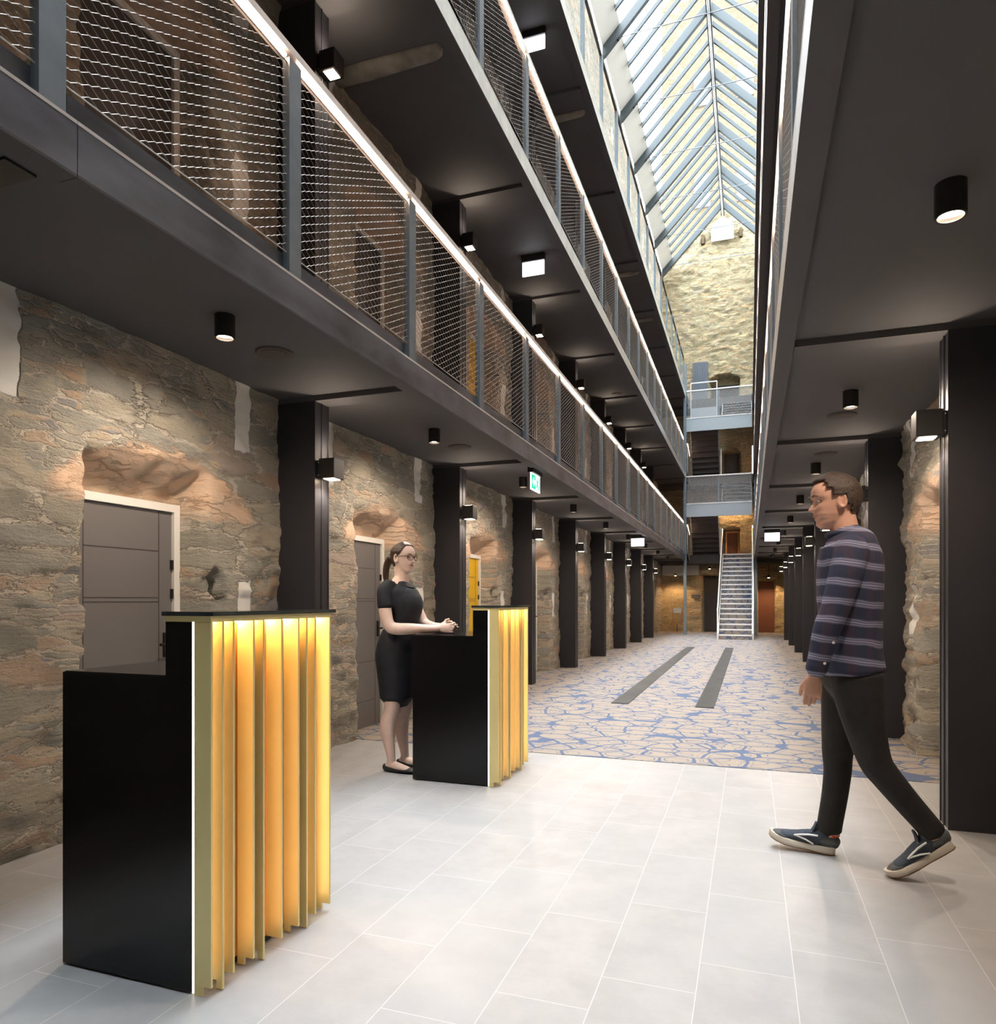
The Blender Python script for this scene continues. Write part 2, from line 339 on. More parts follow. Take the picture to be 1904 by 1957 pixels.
def grid_wall(name, hs, zs, fn, m, **k):
    H, Z = np.meshgrid(hs, zs); P = fn(H, Z); nh, nz = len(hs), len(zs)
    idx = np.arange(nh*nz).reshape(nz, nh)
    q = np.stack([idx[:-1,:-1], idx[:-1,1:], idx[1:,1:], idx[1:,:-1]], -1).reshape(-1, 4)
    me = bpy.data.meshes.new(name); me.vertices.add(nh*nz); me.vertices.foreach_set('co', P.reshape(-1).astype(np.float32))
    me.loops.add(q.size); me.loops.foreach_set('vertex_index', q.reshape(-1).astype(np.int32))
    me.polygons.add(len(q)); me.polygons.foreach_set('loop_start', (np.arange(len(q))*4).astype(np.int32)); me.polygons.foreach_set('loop_total', np.full(len(q), 4, np.int32))
    me.materials.append(m); me.update(calc_edges=True); me.validate()
    me.polygons.foreach_set('use_smooth', np.ones(len(q), bool))
    return link(name, me, kind='structure', **k)
def door_recess(h, z, levels):
    """depth behind the wall face of the splayed cell-door openings"""
    d = np.zeros_like(h); hh = np.mod(h - BAY0 + BAY*6, BAY)          # 0 at column centre
    j = .02*vnoise(h*9, z*9, 8)
    for z0, rise in levels:
        zz = z - z0
        near = sstep(hh + j, .965, .985); far = 1 - sstep(hh + j, 1.775, 1.87)
        top = 1 - sstep(zz + j*1.5 + rise*((hh-1.35)/.5)**2, 1.79, 2.06)
        d = np.maximum(d, np.minimum(np.minimum(near, far), top)*(zz > -.02)*.26)
    return d
def holes(h, z, levels):
    d = np.zeros_like(h); hh = np.mod(h - BAY0 + BAY*6, BAY)
    for z0 in levels:
        for (a, b, ra, rb) in ((1.91, 1.31, .042, .074), (1.945, 1.205, .026, .03), (.25, 1.9, .03, .018)):
            d += .30*np.exp(-(((hh-a + .02*vnoise(h*20, z*20, 9))/ra)**2 + ((z-z0-b)/rb)**2)**2)
    return np.clip(d, 0, .28)
def pieces(a, b, s): return np.arange(a, b, s)
hsL = np.concatenate([pieces(YB, 1.6, .2), pieces(1.6, 11, .028), pieces(11, YE+.15, .06)])
zsL = np.concatenate([pieces(0, 2.72, .028), pieces(2.72, 5.6, .05), pieces(5.6, 13.62, .09), [13.62]])
def left_fn(H, Z):
    d = door_recess(H, Z, ((0, .0), (2.85, .10), (5.69, .1)))
    r = relief(H, Z)*(1 - np.clip(d/.26, 0, 1)*.6)
    far = sstep(Z, 8.6, 9.2)
    return np.stack([XL + r*.9 - d - holes(H, Z, (0, 2.85)) + .06*far, H, Z], -1)
grid_wall('wall_left', hsL, zsL, left_fn, M['stone_l'])
hsR = np.concatenate([pieces(YB, 3.5, .25), pieces(3.5, 10, .03), pieces(10, YE+.15, .08)])
zsR = np.concatenate([pieces(0, 2.72, .03), pieces(2.72, 13.62, .15), [13.62]])
grid_wall('wall_right', hsR[::-1], zsR, lambda H, Z: np.stack([XR - 1.3*relief(H+5, Z+3) + door_recess(H, Z, ((0, 0), (2.85, .1), (5.69, .1))), H, Z], -1), M['stone_l'])
EC, EAVE, RIDGE = -.94, 13.58, 15.83
def roofz(x): return EAVE + (2.16 - np.abs(x-EC))*(RIDGE-EAVE)/2.16
# opening: x0, x1, z0, z1, arch rise
EOPEN = [(-1.67,-1.10,0,2.15,0), (.28,.88,0,1.95,0), (-.97,-.36,2.85,3.86,.03), (-.93,-.33,5.7,6.85,.14), (-1.40,-.36,8.5,9.62,.16)]
def end_fn(H, Z):
    d = np.zeros_like(H)
    for x0, x1, z0, z1, ar in EOPEN:
        c, w = (x0+x1)/2, (x1-x0)/2; t = (H-c)/w
        ins = (sstep(H, x0-.02, x0+.02))*(1-sstep(H, x1-.02, x1+.02))*(Z > z0-.02)*(1-sstep(Z + ar*t*t*1.2, z1-.03, z1+.02))
        d = np.maximum(d, ins*.45)
    for x0, x1, z0, z1 in ((-1.72,-1.58,14.55,14.9), (-.36,-.26,14.6,14.95)):
        d = np.maximum(d, ((H > x0) & (H < x1) & (Z > z0) & (Z < z1))*.12)
    zc = np.minimum(Z, np.where(np.abs(H-EC) < 2.3, roofz(H), EAVE-.1))
    return np.stack([H, YE - relief(H+9, Z)*1.3 + d, zc], -1)
grid_wall('wall_end', pieces(-3.45, 1.5, .04), pieces(0, 15.9, .045), end_fn, M['stone_e'])
M['wall_plain'] = mat('dim_plaster', (.30,.27,.23), .9)
MB().box(-3.5, 1.6, YB-.1, YB, 0, 15.8).build('wall_back', M['wall_plain'], kind='structure')
# floors
MB().box(-3.6, 1.7, YB, 5.31, -.1, 0).build('floor', M['tile'], kind='structure')
MB().box(-3.6, 1.7, 5.31, YE+.6, -.1, .004).build('floor', M['carpet'], kind='structure')
for x0, x1, which in ((-1.513, -1.315, 'left'), (-.573, -.372, 'right')):
    MB().box(x0, x1, 8.13, 18.55, .004, .012).build('floor_strip', M['strip'], label='long dark slate floor strip in the carpet, the %s one of two' % which, cat='floor strip', group='slate strips in the carpet')
# ------------------------------------------------------------------ glazed roof
roof = thing('window_1', None, None, kind='structure')
RY = [27.0 - 2.27*j for j in range(14)]
def slope_poly(x0, x1, t, side):
    """bar in the roof slope between two x, depth t below the glass line"""
    pts = [(x0, float(roofz(x0))), (x1, float(roofz(x1))), (x1, float(roofz(x1))-t), (x0, float(roofz(x0))-t)]
    return pts
for s, x0 in ((1, EC-2.16), (-1, EC+2.16)):
    for j, y in enumerate(RY):
        MB().prism(slope_poly(x0, EC, .26, s), 'y', y-.055, y+.055).build('rafter', M['rafter'], roof)
        if y > 8:
            MB().prism([(x0+s*.02, 13.60), (x0+s*.34, 13.93), (x0+s*.36, 13.66)], 'y', y-.03, y+.03).build('rafter_shoe', M['lampblack'], roof)
    for j, y in enumerate(RY[:-1]):
        for k in (1, 2, 3):
            yy = y - 2.27*k/4
            MB().prism(slope_poly(x0+s*.384, EC, .12, s), 'y', yy-.03, yy+.03).build('glazing_bar', M['rafter'], roof)
    MB().prism([(x0, float(roofz(x0))), (x0+s*.384, float(roofz(x0+s*.384))), (x0+s*.384, float(roofz(x0+s*.384))+.05), (x0, float(roofz(x0))+.05)], 'y', YB, 27.4).build('eaves_panel', M['white'], roof)
    MB().prism([(x0+s*.384, float(roofz(x0+s*.384))+.01), (EC, RIDGE+.01), (EC, RIDGE+.022), (x0+s*.384, float(roofz(x0+s*.384))+.022)], 'y', YB, 27.4).build('pane', M['glass'], roof)
for y in RY[:9]:
    MB().tube([(EC-1.84, y, 13.72), (EC+1.84, y, 13.72)], .009, 6).build('tie_rod', M['galv_dark'], roof)
MB().box(EC-.06, EC+.06, YB, 27.45, RIDGE-.32, RIDGE-.02).build('ridge_beam', M['railpaint'], roof)
MB().tube([(EC, YB, RIDGE-.36), (EC, 27.4, RIDGE-.36)], .03, 8).build('ridge_pipe', M['galv'], roof)
# pale plaster triangle high on the end gable, old timber stubs
MB().prism([(-1.35,14.55),(-.55,14.55),(-.55,15.1),(-.95,15.45),(-1.35,15.1)], 'y', YE-.14, YE-.11).build('gable_panel', M['plaster'], label='pale plastered panel at the top of the end gable', cat='wall panel')
for x, z, l in ((-1.65, 14.72, 'left'), (-.31, 14.77, 'right')):
    MB().box(x-.05, x+.05, YE-.06, YE+.1, z-.14, z+.14).build('timber_stub', M['brownpost'], label='old brown timber stub in the gable, %s of the pale panel' % l, cat='timber', group='timber stubs in the end gable')
# neighbouring stone block seen through the glass
M['tower_window'] = mat('dark_window_blocking', (.14,.13,.12), .8)  # one even dark colour for the arched windows
tw = thing('stone_building', 'tall pale stone building standing behind the glazed roof', 'building', (0,0,0))
grid = MB()
grid.box(-4.15, 12, 36.0, 46, 8, 46).build('wall', M['stone_t'], tw)
for x in (-2.2, -.2, 1.8):
    for z in (20.5, 25.5, 31):
        ar = MB().prism([(x-.4, z), (x+.4, z), (x+.4, z+1.3)] + [(x+.4*math.cos(a), z+1.3+.4*math.sin(a)) for a in np.linspace(.2, PI-.2, 7)] + [(x-.4, z+1.3)], 'y', 35.93, 36.02)
        ar.build('window', M['tower_window'], tw)
# ------------------------------------------------------------------ galleries
LEV = ['first', 'second', 'third']
def seg(a, b, l):
    out = []; y = a
    while y < b-.01: out.append((y, min(y+l, b))); y += l
    return out
def gallery(side, lv):
    z0 = ZF[lv]; s = 1 if side == 'left' else -1; xf = LX if s == 1 else RX[lv]; xw = XL-.02 if s == 1 else XR+.02
    f = M['galv_dark'] if lv == 0 and s == 1 else M['galv']  # lowest left fascia: darkened copy of the steel, its shade put into the colour
    g = thing('gallery_deck', '%s-level dark gallery walkway with steel channel edge along the %s wall' % (LEV[lv], side), 'gallery', (0, 0, z0))
    g['kind'] = 'structure'
    X = lambda v: xf - s*v
    MB().box(xw, X(.092), YB, 26.55, .04, .24).build('soffit', M['soffit'], g)
    for a, b in seg(YB+.09, 25.2, 5.04):
        MB().box(X(0), X(.012), a, b-.003, .002, .168).box(X(.05), X(.062), a, b-.003, .17, .285).build('fascia', f, g)
        MB().box(X(-.001), X(.05), a, b-.003, .168, .18).build('ledge', M['galv'], g)  # brighter steel paints the edge highlight above the darkened fascia
        MB().box(X(.0), X(.09), a, b-.003, -.008, .002).build('bottom_flange', M['soffit'], g)
    MB().box(X(.0), X(.09), 25.2, 26.55, 0, .24).build('fascia', M['dark'], g)
    if not (s == -1 and lv > 0):
        for k in range(0, 9):
            y = BAY0 + BAY*k
            MB().box(xw, X(.095), y-.083, y+.083, 0.002, .04).build('beam', M['soffit'], g)
    return g
for side in ('left', 'right'):
    for lv in range(3): gallery(side, lv)
# landings across the end
for lv in range(3):
    MB().box(XL-.02, XR+.02, 26.55, YE+.3, ZF[lv]-.08, ZF[lv]+.24).build('end_landing', M['soffit'], label='dark %s-level landing across the end wall' % LEV[lv], cat='landing', kind='structure')
# ------------------------------------------------------------------ balustrades
P0, PS = 1.65, 1.285
def net_mesh(L, H):
    mb = MB(); a, b, r = .0402, .0212, .00135; n = int(L/a); rows = int(H/b)
    tri = [(math.cos(t)*r, math.sin(t)*r) for t in (PI/2, PI/2+2.1, PI/2-2.1)]
    for j in range(rows):
        pts = []
        for i in range(n+1):
            up = (i + j) % 2; z = j*b + (b if up else 0) + (-.0012 if up else .0012)
            for e in (-.006, .006): pts.append((min(max(i*a + e, 0), L), z))
        vs, fs = [], []
        for (y, z) in pts: vs += [(p, y, z+q) for p, q in tri]
        for i in range(len(pts)-1):
            for k in range(3): fs.append((i*3+k, i*3+(k+1)%3, i*3+3+(k+1)%3, i*3+3+k))
        mb.add(vs, fs)
    for z in (0, H): mb.tube([(0,0,z),(0,L,z)], .003, 5)
    return mb.mesh('wire_net', M['wire'])
NET = net_mesh(PS-.06, .93)
def balustrade(side, lv, k0=0, k1=19, net=True):
    z0 = ZF[lv]; s = 1 if side == 'left' else -1; xf = LX if s == 1 else RX[lv]; X = lambda v: -s*v
    lit = lv < 2
    t = thing('balustrade', '%s-level steel post balustrade with wire net %s%s gallery' % (LEV[lv], 'and glowing rail on the ' if lit else 'and dark rail on the ', side), 'balustrade', (xf, 0, z0))
    pm = MB().box(X(.012), X(.052), -.047, .047, .17, 1.24).mesh('post', M['post'])
    for k in range(k0, k1+1): link('post', pm, t, (0, P0+PS*k, 0))
    ya, yb = P0+PS*k0-.05 , min(P0+PS*k1+.05, 25.2)
    if k0 == 0: ya = YB if s == 1 and lv == 0 else P0-.05
    if lit:
        MB().box(X(.014), X(.088), ya, yb, 1.272, 1.31).build('handrail', M['galv'], t)
        for k in range(k0, k1):
            y = P0+PS*k
            MB().tube([(X(.033), y+.055, 1.250), (X(.033), y+PS-.055, 1.247)], .011, 8).build('light_strip', M['led'], t)
        if k0 == 0 and ya < P0-.1: MB().tube([(X(.033), ya, 1.250), (X(.033), P0-.055, 1.250)], .011, 8).build('light_strip', M['led'], t)
    else: MB().tube([(X(.035), ya, 1.24), (X(.035), yb, 1.24)], .022, 10).build('handrail', M['railpaint'], t)
    if net:
        for k in range(k0, k1): link('wire_net', NET, t, (X(.03), P0+PS*k+.03, .29))
    return t
balustrade('left', 0, -1, 18); balustrade('left', 1, 0, 18); balustrade('left', 2, 2, 18, net=False)
balustrade('right', 0, 0, 18); balustrade('right', 1, 0, 18, net=False)
# ------------------------------------------------------------------ columns with wall lamps
def col_mesh(s, h):
    m = MB().box(0, s*.32, -.088, .088, 0, h)                       # body back to the wall
    m.box(-s*.004, 0, -.088, -.078, 0, h).box(-s*.004, 0, .078, .088, 0, h)
    m.tube([(-s*.001, .0, .0), (-s*.001, .0, h)], .006, 8)  # slim bead added to the side face to catch a bright lamp line
    return m
def wall_lamp(x, y, z, s, label, grp):
    t = thing('wall_lamp', label, 'wall light', (x, y, z), group=grp)
    m = MB().box(0, s*.02, -.05, .05, -.062, .062).box(s*.02, s*.145, -.065, .065, -.07, .07)
    bevel(m.build('lamp_body', M['lampblack'], t), .003)
    MB().box(s*.045, s*.125, -.045, .045, -.073, -.0702).build('lens', M['lens'], t)
    MB().box(s*.045, s*.125, -.045, .045, .0702, .073).build('lens', M['lens'], t)
    for zz in (-.045, .045): MB().cyl((s*.008, -.0505, zz), .003, -.003, 8, 'y').build('screw', M['nosing'], t)
    spot(t, (s*.085, 0, -.08), (0, 0, 0), SPOT_E*.30, 2.3, .8)
    spot(t, (s*.085, 0, .08), (PI, 0, 0), SPOT_E*.08, 2.5, .8)
    return t
colL = {lv: col_mesh(-1, (2.61 if lv == 0 else ZF[lv]-ZF[lv-1]-.24)).mesh('steel_column', M['dark']) for lv in range(3)}
colR = col_mesh(1, 2.61).mesh('steel_column', M['dark'])
lampL = wall_lamp(-2.9, BAY0, 2.135, 1, 'x', 'box lamps on the left ground-floor columns')
for k in range(8):
    y = BAY0 + BAY*k; w = WORDS[k]
    link('steel_column', colL[0], None, (-2.9, y, .004 if k else 0), label='dark ground-floor steel column, %s along the left stone wall from the desks' % w, cat='column', group='left ground-floor columns')
    link('steel_column', colR, None, (.98, y, .004 if k else 0), label='dark ground-floor steel column, %s along the right side from the front' % w, cat='column', group='right ground-floor columns')
    lab = 'black box lamp on the %s column of the left ground-floor row' % w
    if k == 0: lampL['label'] = lab
    else: dup(lampL, (-2.9, y, 2.135), lab)
    for lv in (1, 2):
        link('steel_column', colL[lv], None, (-2.9, y, ZF[lv-1]+.24), label='dark upper steel column, %s from the camera on the left %s-level gallery' % (w, LEV[lv-1]), cat='column', group='left %s-level gallery columns' % LEV[lv-1])
    if k < 7: dup(lampL, (-2.9, y, 5.03), 'black box lamp on the %s column of the left first-level gallery' % w, group='box lamps on the first-level gallery columns')
lampR = wall_lamp(.98, BAY0, 2.14, -1, 'black box lamp on the first column of the right row', 'box lamps on the right columns')
for k in range(1, 8): dup(lampR, (.98, BAY0+BAY*k, 2.14), 'black box lamp on the %s column of the right row' % WORDS[k])
# ------------------------------------------------------------------ soffit fittings
def downlight(x, y, z, label, grp):
    t = thing('ceiling_lamp', label, 'downlight', (x, y, z), group=grp)
    rings = []
    for r, zz in ((.0,-.0), (.05, 0), (.05, -.115), (.042, -.115), (.038, -.095), (.0, -.095)):
        rings.append([(r*math.cos(2*PI*k/28), r*math.sin(2*PI*k/28), zz) for k in range(28)])
    b = MB(); [b.loft([rings[i], rings[i+1]], cap=False) for i in range(1, 4)]; b.sm = [True]*len(b.sm)
    b.add(rings[1], [tuple(range(28))])
    o = b.build('lamp_body', M['lampblack'], t)
    MB().cyl((0, 0, -.100), .039, .004, 28).build('lens', M['lens'], t)
    spot(t, (0, 0, -.125), (0, 0, 0), SPOT_E, 3.08, .7, rad=.035)
    return t
dlL = [2.91, 5.44, 7.93, 10.45, 13.0, 15.6, 18.3, 20.9, 23.5]
dlR = [2.84, 5.42, 8.15, 10.6, 13.1, 15.7, 18.3, 20.9, 23.5]
d0 = downlight(-2.52, dlL[0], 2.65, 'black cylinder downlight nearest the camera under the left gallery', 'downlights under the left gallery')
for k in range(1, 9): dup(d0, (-2.52, dlL[k], 2.65), 'black cylinder downlight, %s from the camera under the left gallery' % WORDS[k])
for k in range(9): dup(d0, (.66, dlR[k], 2.65), 'black cylinder downlight, %s from the camera under the right gallery' % WORDS[k], group='downlights under the right gallery')
def speaker(x, y, z, label):
    t = thing('ceiling_speaker', label, 'speaker', (x, y, z), group='round ceiling speakers')
    m = MB(); m.tube([(0,0,0),(0,0,-.006),(0,0,-.010)], [.108,.108,.100], 36); m.build('rim', M['grille'], t)
    MB().cyl((0,0,-.0125), .078, .004, 36).build('grille', M['grille'], t); return t
s0 = speaker(-2.62, 3.44, 2.65, 'round brown speaker in the soffit above the nearest desk')
dup(s0, (-2.58, 6.14, 2.65), 'round brown speaker in the left soffit above the woman')
dup(s0, (.68, 6.09, 2.65), 'round brown speaker in the right soffit beside the second downlight')
dup(s0, (.71, 7.65, 2.65), 'round brown speaker in the right soffit above the walking man')
dup(s0, (-2.6, 14.6, 5.49), 'round speaker in the soffit of the second-level left gallery')
MB().box(-2.78, -2.29, 1.62, 1.73, 2.640, 2.651).build('air_slot', M['lampblack'], label='black linear air slot in the soffit at the near left', cat='vent')
def em_light(x, y, z, rz, label):
    t = thing('emergency_light', label, 'emergency light', (x, y, z), rz, 'white emergency light panels')
    MB().box(-.15, .15, -.03, .03, -.085, 0).build('lamp_body', M['lampblack'], t)
    MB().box(-.14, .14, -.008, .008, -.255, -.085).build('panel', M['white_light'], t)
    return t
e0 = em_light(.43, 15.3, 2.65, 0, 'lit white panel lamp hanging under the right gallery near its far end')
dup(e0, (-2.33, 15.7, 2.65), 'lit white panel lamp hanging under the left gallery near its far end')
dup(e0, (-2.53, 8.38, 5.49), 'lit white panel lamp hanging under the second-level left gallery')
dup(e0, (-2.53, 8.41, 8.30), 'lit white panel lamp hanging under the third-level left gallery')
# exit sign
ex = thing('exit_sign', 'green and white running man exit sign hanging under the left gallery', 'exit sign', (-2.19, 7.32, 2.65))
MB().box(-.03, .03, -.18, .18, -.09, 0).build('housing', M['lampblack'], ex)
pn = MB().box(-.006, .006, -.165, .165, -.27, -.09).build('panel', M['exit_white'], ex)
g = MB().box(.007, .009, -.15, -.01, -.255, -.105).box(.007, .009, .12, .15, -.255, -.105); g.build('green_field', M['green'], ex)
ar = MB().prism([(-.13,-.18),(-.075,-.125),(-.075,-.160),(-.03,-.160),(-.03,-.20),(-.075,-.20),(-.075,-.235)], 'x', .0092, .011); ar.build('arrow', M['exit_white'], ex)
mn = MB(); mn.cyl((.0075, .065, -.125), .013, .003, 14, 'x')
for a, b, r in (((.06,-.145),(.045,-.19),.011), ((.05,-.19),(.08,-.215),.008), ((.08,-.215),(.075,-.25),.007), ((.045,-.19),(.03,-.225),.008), ((.03,-.225),(.0,-.23),.007), ((.058,-.15),(.09,-.17),.006), ((.058,-.15),(.025,-.165),.006)):
    mn.tube([(.0085, a[0], a[1]), (.0085, b[0], b[1])], r*.8, 6)
mn.build('running_figure', M['green'], ex)
# old corbel stones under the upper soffits
def corbel(y, z, lab, w=.09):
    x0, x1 = -3.2, -2.25
    m = MB(); n = 14
    for i in range(1): pass
    rings = []
    for x, k in ((x0, 1), (-2.9, 1.0), (-2.55, .98), (-2.33, .94), (-2.27, .7), (x1, .25)):
        rings.append([(x + .006*math.sin(a*3+x*40), y + w*k*math.cos(a)*(1+.06*math.sin(x*30)), z - .07*k*max(0, math.sin(a))**.6 + .01) for a in np.linspace(0, PI, n)])
    m.loft(rings, close=True).build('corbel_stone', M['corbel'], label=lab, cat='corbel', group='old corbel stones under the left galleries')
corbel(5.0, 5.49, 'rounded old corbel stone under the second-level left gallery', .085)
for i, y in enumerate((10.05, 15.35, 18.0)): corbel(y, 8.30, 'rounded old corbel stone under the third-level left gallery, %s from the camera' % WORDS[i], .07)
# ------------------------------------------------------------------ cell doors
def door(n, y, z, m, frame, handle=True, arch=False):
    t = thing('door_%d' % n, None, None, (-3.44, y, z), kind='structure')
    lw, lh = .88, 1.745
    MB().box(-.01, .035, -.87, 0, 0, lh).build('leaf', m, t)
    gm = M['lampblack']; g = MB()
    for yy in (-.10, -.62): g.box(.035, .0365, yy-.003, yy+.003, .02, lh)
    for zz in (.25, .62, 1.19, 1.215, 1.50): g.box(.035, .0365, -.62, -.10, zz-.003, zz+.003)
    g.build('groove', M['door_dark'], t)
    f = MB().box(.0, .055, 0.003, .05, 0, lh+.05).box(.0, .055, -.92, 0.003, lh+.003, lh+.05).box(.0, .055, -.92, -.873, 0, lh+.003); f.build('frame', frame, t)
    if handle:
        for zz in (1.42, 1.24): MB().box(.036, .05, -.012, .006, zz-.03, zz+.03).build('hinge', M['lampblack'], t)
        h = MB().box(.036, .05, -.07, -.04, .85, 1.0); h.tube([(.05,-.055,.93),(.09,-.055,.93),(.09,-.14,.93)], .009, 8); h.build('handle', M['lampblack'], t)
n = 1
for k in range(9):
    y = 3.455 + BAY*k
    door(n, y, .0, M['yellow'] if k in (2, 7) else M['door'], M['white']); n += 1
for k in range(7):
    y = 3.455 + BAY*k
    door(n, y, 2.85, M['yellow'] if k == 2 else M['door_dark'], M['white'], False); n += 1
# ================================================================== STAIRS AND BRIDGES AT THE FAR END
st = thing('staircase', 'carpeted steel staircase rising to the first-level landing at the far end', 'staircase', (-.41, 22.5, 0))
R_, T_ = 2.85/18, 4.05/18
for i in range(18):
    MB().box(-.47, .47, i*T_, 4.05, i*R_, (i+1)*R_-.012).build('step', M['carpet'], st)
    MB().box(-.48, .48, i*T_-.012, i*T_+.05, (i+1)*R_-.045, (i+1)*R_).build('nosing', M['nosing'], st)
for s in (-1, 1):
    MB().prism([(-.12,0),(.12,0),(4.05,2.62),(4.05,2.85),(3.9,2.85),(-.12,.2)], 'x', s*.48, s*.50).build('stringer', M['galv'], st)
    MB().tube([(s*.51,-.05,.86),(s*.51,4.0,3.72),(s*.51,4.05,3.75)], .024, 8).build('handrail', M['galv'], st)
    MB().prism([(-.05,.16),(4.0,2.88),(4.0,3.64),(-.05,.80)], 'x', s*.492, s*.498).build('side_panel', M['galv_dark'] if s < 0 else M['post'], st)
    MB().box(s*.49, s*.53, -.07, -.03, 0, .86).build('newel', M['nosing'], st)
for x, lab in ((-2.115, 'left'), (.19, 'right')):
    MB().box(x-.05, x+.05, 25.2, 25.3, .004, 9.4).build('corner_post', M['post'], label='tall blue-grey steel post carrying the bridges on the %s' % lab, cat='post', group='tall posts beside the bridges')
def bridge(z, lab, idx):
    b = thing('footbridge', lab, 'footbridge', (-1.0, 25.2, z))
    MB().box(-1.065, 1.08, 0, .012, -.02, .42).build('fascia', M['bridge'], b)
    MB().box(-1.065, 1.08,   .012, .36, .34, .40).build('deck', M['soffit'], b)
    MB().box(-1.065, 1.10, -.02, .03, 1.36, 1.40).build('handrail', M['nosing'], b)
    MB().box(-1.065, 1.08, -.01, .0, .42, .45).build('rail', M['nosing'], b)
    MB().box(-.02, .02, 0, .03, .45, 1.36).build('post', M['post'], b)
    nm = MB(); a, c = .05, .027
    for j in range(int(.93/c)):
        for i in range(int(2.1/a)):
            x0 = -1.04 + i*a; u0 = (i+j) % 2; u1 = (i+1+j) % 2; za, zb = .45+(j+u0)*c, .45+(j+u1)*c
            nm.add([(x0,0.01,za-.0035),(x0+a,0.01,zb-.0035),(x0+a,0.01,zb+.0035),(x0,0.01,za+.0035),(x0,0.014,za),(x0+a,0.014,zb)], [(0,1,2,3),(3,2,5,4),(4,5,1,0)])
    nm.build('wire_net', M['net_white'], b)
    return b
bridge(4.10, 'steel footbridge with wire net below the second-level gallery at the far end', 0)
bridge(7.06, 'steel footbridge with wire net below the third-level gallery at the far end', 1)
def flight(x0, x1, ya, za, yb, zb, n, lab, up):
    """a straight flight from (ya,za) to (yb,zb)"""
    f = thing('stair_flight', lab, 'stair flight', (0,0,0))
    for i in range(n):
        t0, t1 = i/n, (i+1)/n; y0, y1 = ya+(yb-ya)*t0, ya+(yb-ya)*t1; z = za+(zb-za)*t1
        MB().box(x0, x1, y0, y1, z-(zb-za)/n-.05, z).build('step', M['soffit'], f)
        e = .03 if yb > ya else -.03
        MB().box(x0, x1, y0, y0+e, z-.06, z+.004).build('nosing', M['nosing'], f)
    for x in (x0-.02, x1):
        MB().prism([(ya, za-.12), (yb, zb-.12), (yb, zb+.12), (ya, za+.12)], 'x', x, x+.02).build('stringer', M['post'], f)
    return f
flight(-1.96, -1.05, 26.9, 2.85, 25.62, 4.45, 10, 'dark flight seen from below, rising from the first landing to the lower footbridge', 0)
flight(-.90, .06, 25.65, 4.50, 27.0, 5.69, 8, 'pale-nosed flight rising behind the lower footbridge to the second landing', 1)
flight(-1.96, -1.05, 26.9, 5.69, 25.62, 7.41, 10, 'dark flight seen from below, rising from the second landing to the upper footbridge', 0)
flight(-.90, .06, 25.65, 7.46, 27.0, 8.5, 8, 'pale-nosed flight rising behind the upper footbridge to the third landing', 1)
gt = thing('stair_gate', 'small white-railed mesh gate standing on the upper footbridge', 'gate', (-1.95, 25.42, 7.47))
MB().box(0, .9, 0, .03, 1.28, 1.32).box(.87, .9, 0, .03, 0, 1.28).box(0, .03, 0, .03, 0, 1.28).build('frame', M['net_white'], gt)
MB().box(.03, .87, .005, .025, .0, .42).build('kick_panel', M['bridge'], gt)
# guard rails by the landings with lit posts
for x, z, lab in ((-.99, 2.85, 'first'), (-.97, 5.69, 'second')):
    t = thing('guard_rail', 'short steel guard rail beside the stairwell on the %s landing' % lab, 'guard rail', (x, 26.62, z))
    MB().box(-.02, .02, -.02, .02, 0, .95).build('post', M['galv'], t); MB().box(-.02, .02, 0, .5, .93, .97).build('handrail', M['galv'], t)
    t2 = thing('lit_post', 'slim warm glowing post at the right end of the %s landing' % lab, 'lit post', (.10, 26.62, z))
    MB().box(-.015, .015, -.015, .015, .0, 1.0).build('light_strip', M['led'], t2)
for z, zz in ((2.85, 'first'), (5.69, 'second')):
    t = thing('lit_rail', 'short glowing handrail end beside the left corner post at %s level' % zz, 'rail', (-2.05, 25.4, z))
    MB().tube([(0,0,.98),(.0,.9,.72)], .014, 8).build('light_strip', M['led'], t)
    MB().prism([(0,.0),(0,.94),(.9,.7),(.9,-.25)], 'x', .0, .01).build('side_panel', M['galv'], t)
# doors and panels in the end wall
def flat_door(n, x0, x1, z0, z1, m, fr, y=YE+.38):
    t = thing('door_%d' % n, None, None, (x0, y, z0), kind='structure')
    w, h = x1-x0, z1-z0
    MB().box(0, w, 0, .04, 0, h).build('leaf', m, t)
    if fr: MB().box(-.05, 0, -.03, .04, 0, h+.05).box(w, w+.05, -.03, .04, 0, h+.05).box(0, w, -.03, .04, h, h+.05).build('frame', fr, t)
M['brown_door'] = mat('brown_door', (.16,.06,.035), .6); M['oak'] = mat('warm_timber_frame', (.62,.30,.12), .6)
flat_door(31, -1.62, -1.15, 0.005, 2.1, M['door_dark'], None)
flat_door(32, -.80, -.42, 2.86, 3.72, M['brown_door'], M['oak'], YE+.25)
flat_door(33, -.90, -.36, 5.7, 6.7, M['door_dark'], None)
flat_door(34, -1.36, -.40, 8.51, 9.3, M['lampblack'], None)  # black leaf paints in the shade inside the top arch
flat_door(35, .30, .86, 0.005, 1.9, M['brown_door'], None)
t = thing('shutter_panel', 'blue-grey ribbed shutter on the end wall beside the top arch', 'shutter', (-2.02, YE-.08, 8.5))
sm_ = MB()
for i in range(9): sm_.box(i*.062, i*.062+.055, -.03, 0, 0, 1.62)
sm_.box(0, .56, 0, .03, 0, 1.62); sm_.build('shutter', M['louvre'], t)
MB().box(-3.1, -1.78, 27.1, 27.35, 2.13, 2.5).build('bulkhead', M['plaster'], label='pale bulkhead box under the landing at the far left end', cat='bulkhead')
sg = thing('wall_sign', 'small dark sign plate with pale lettering on the end wall', 'sign', (-2.06, YE-.10, 1.28))
MB().box(0, .32, -.012, 0, 0, .115).build('plate', M['sign'], sg)
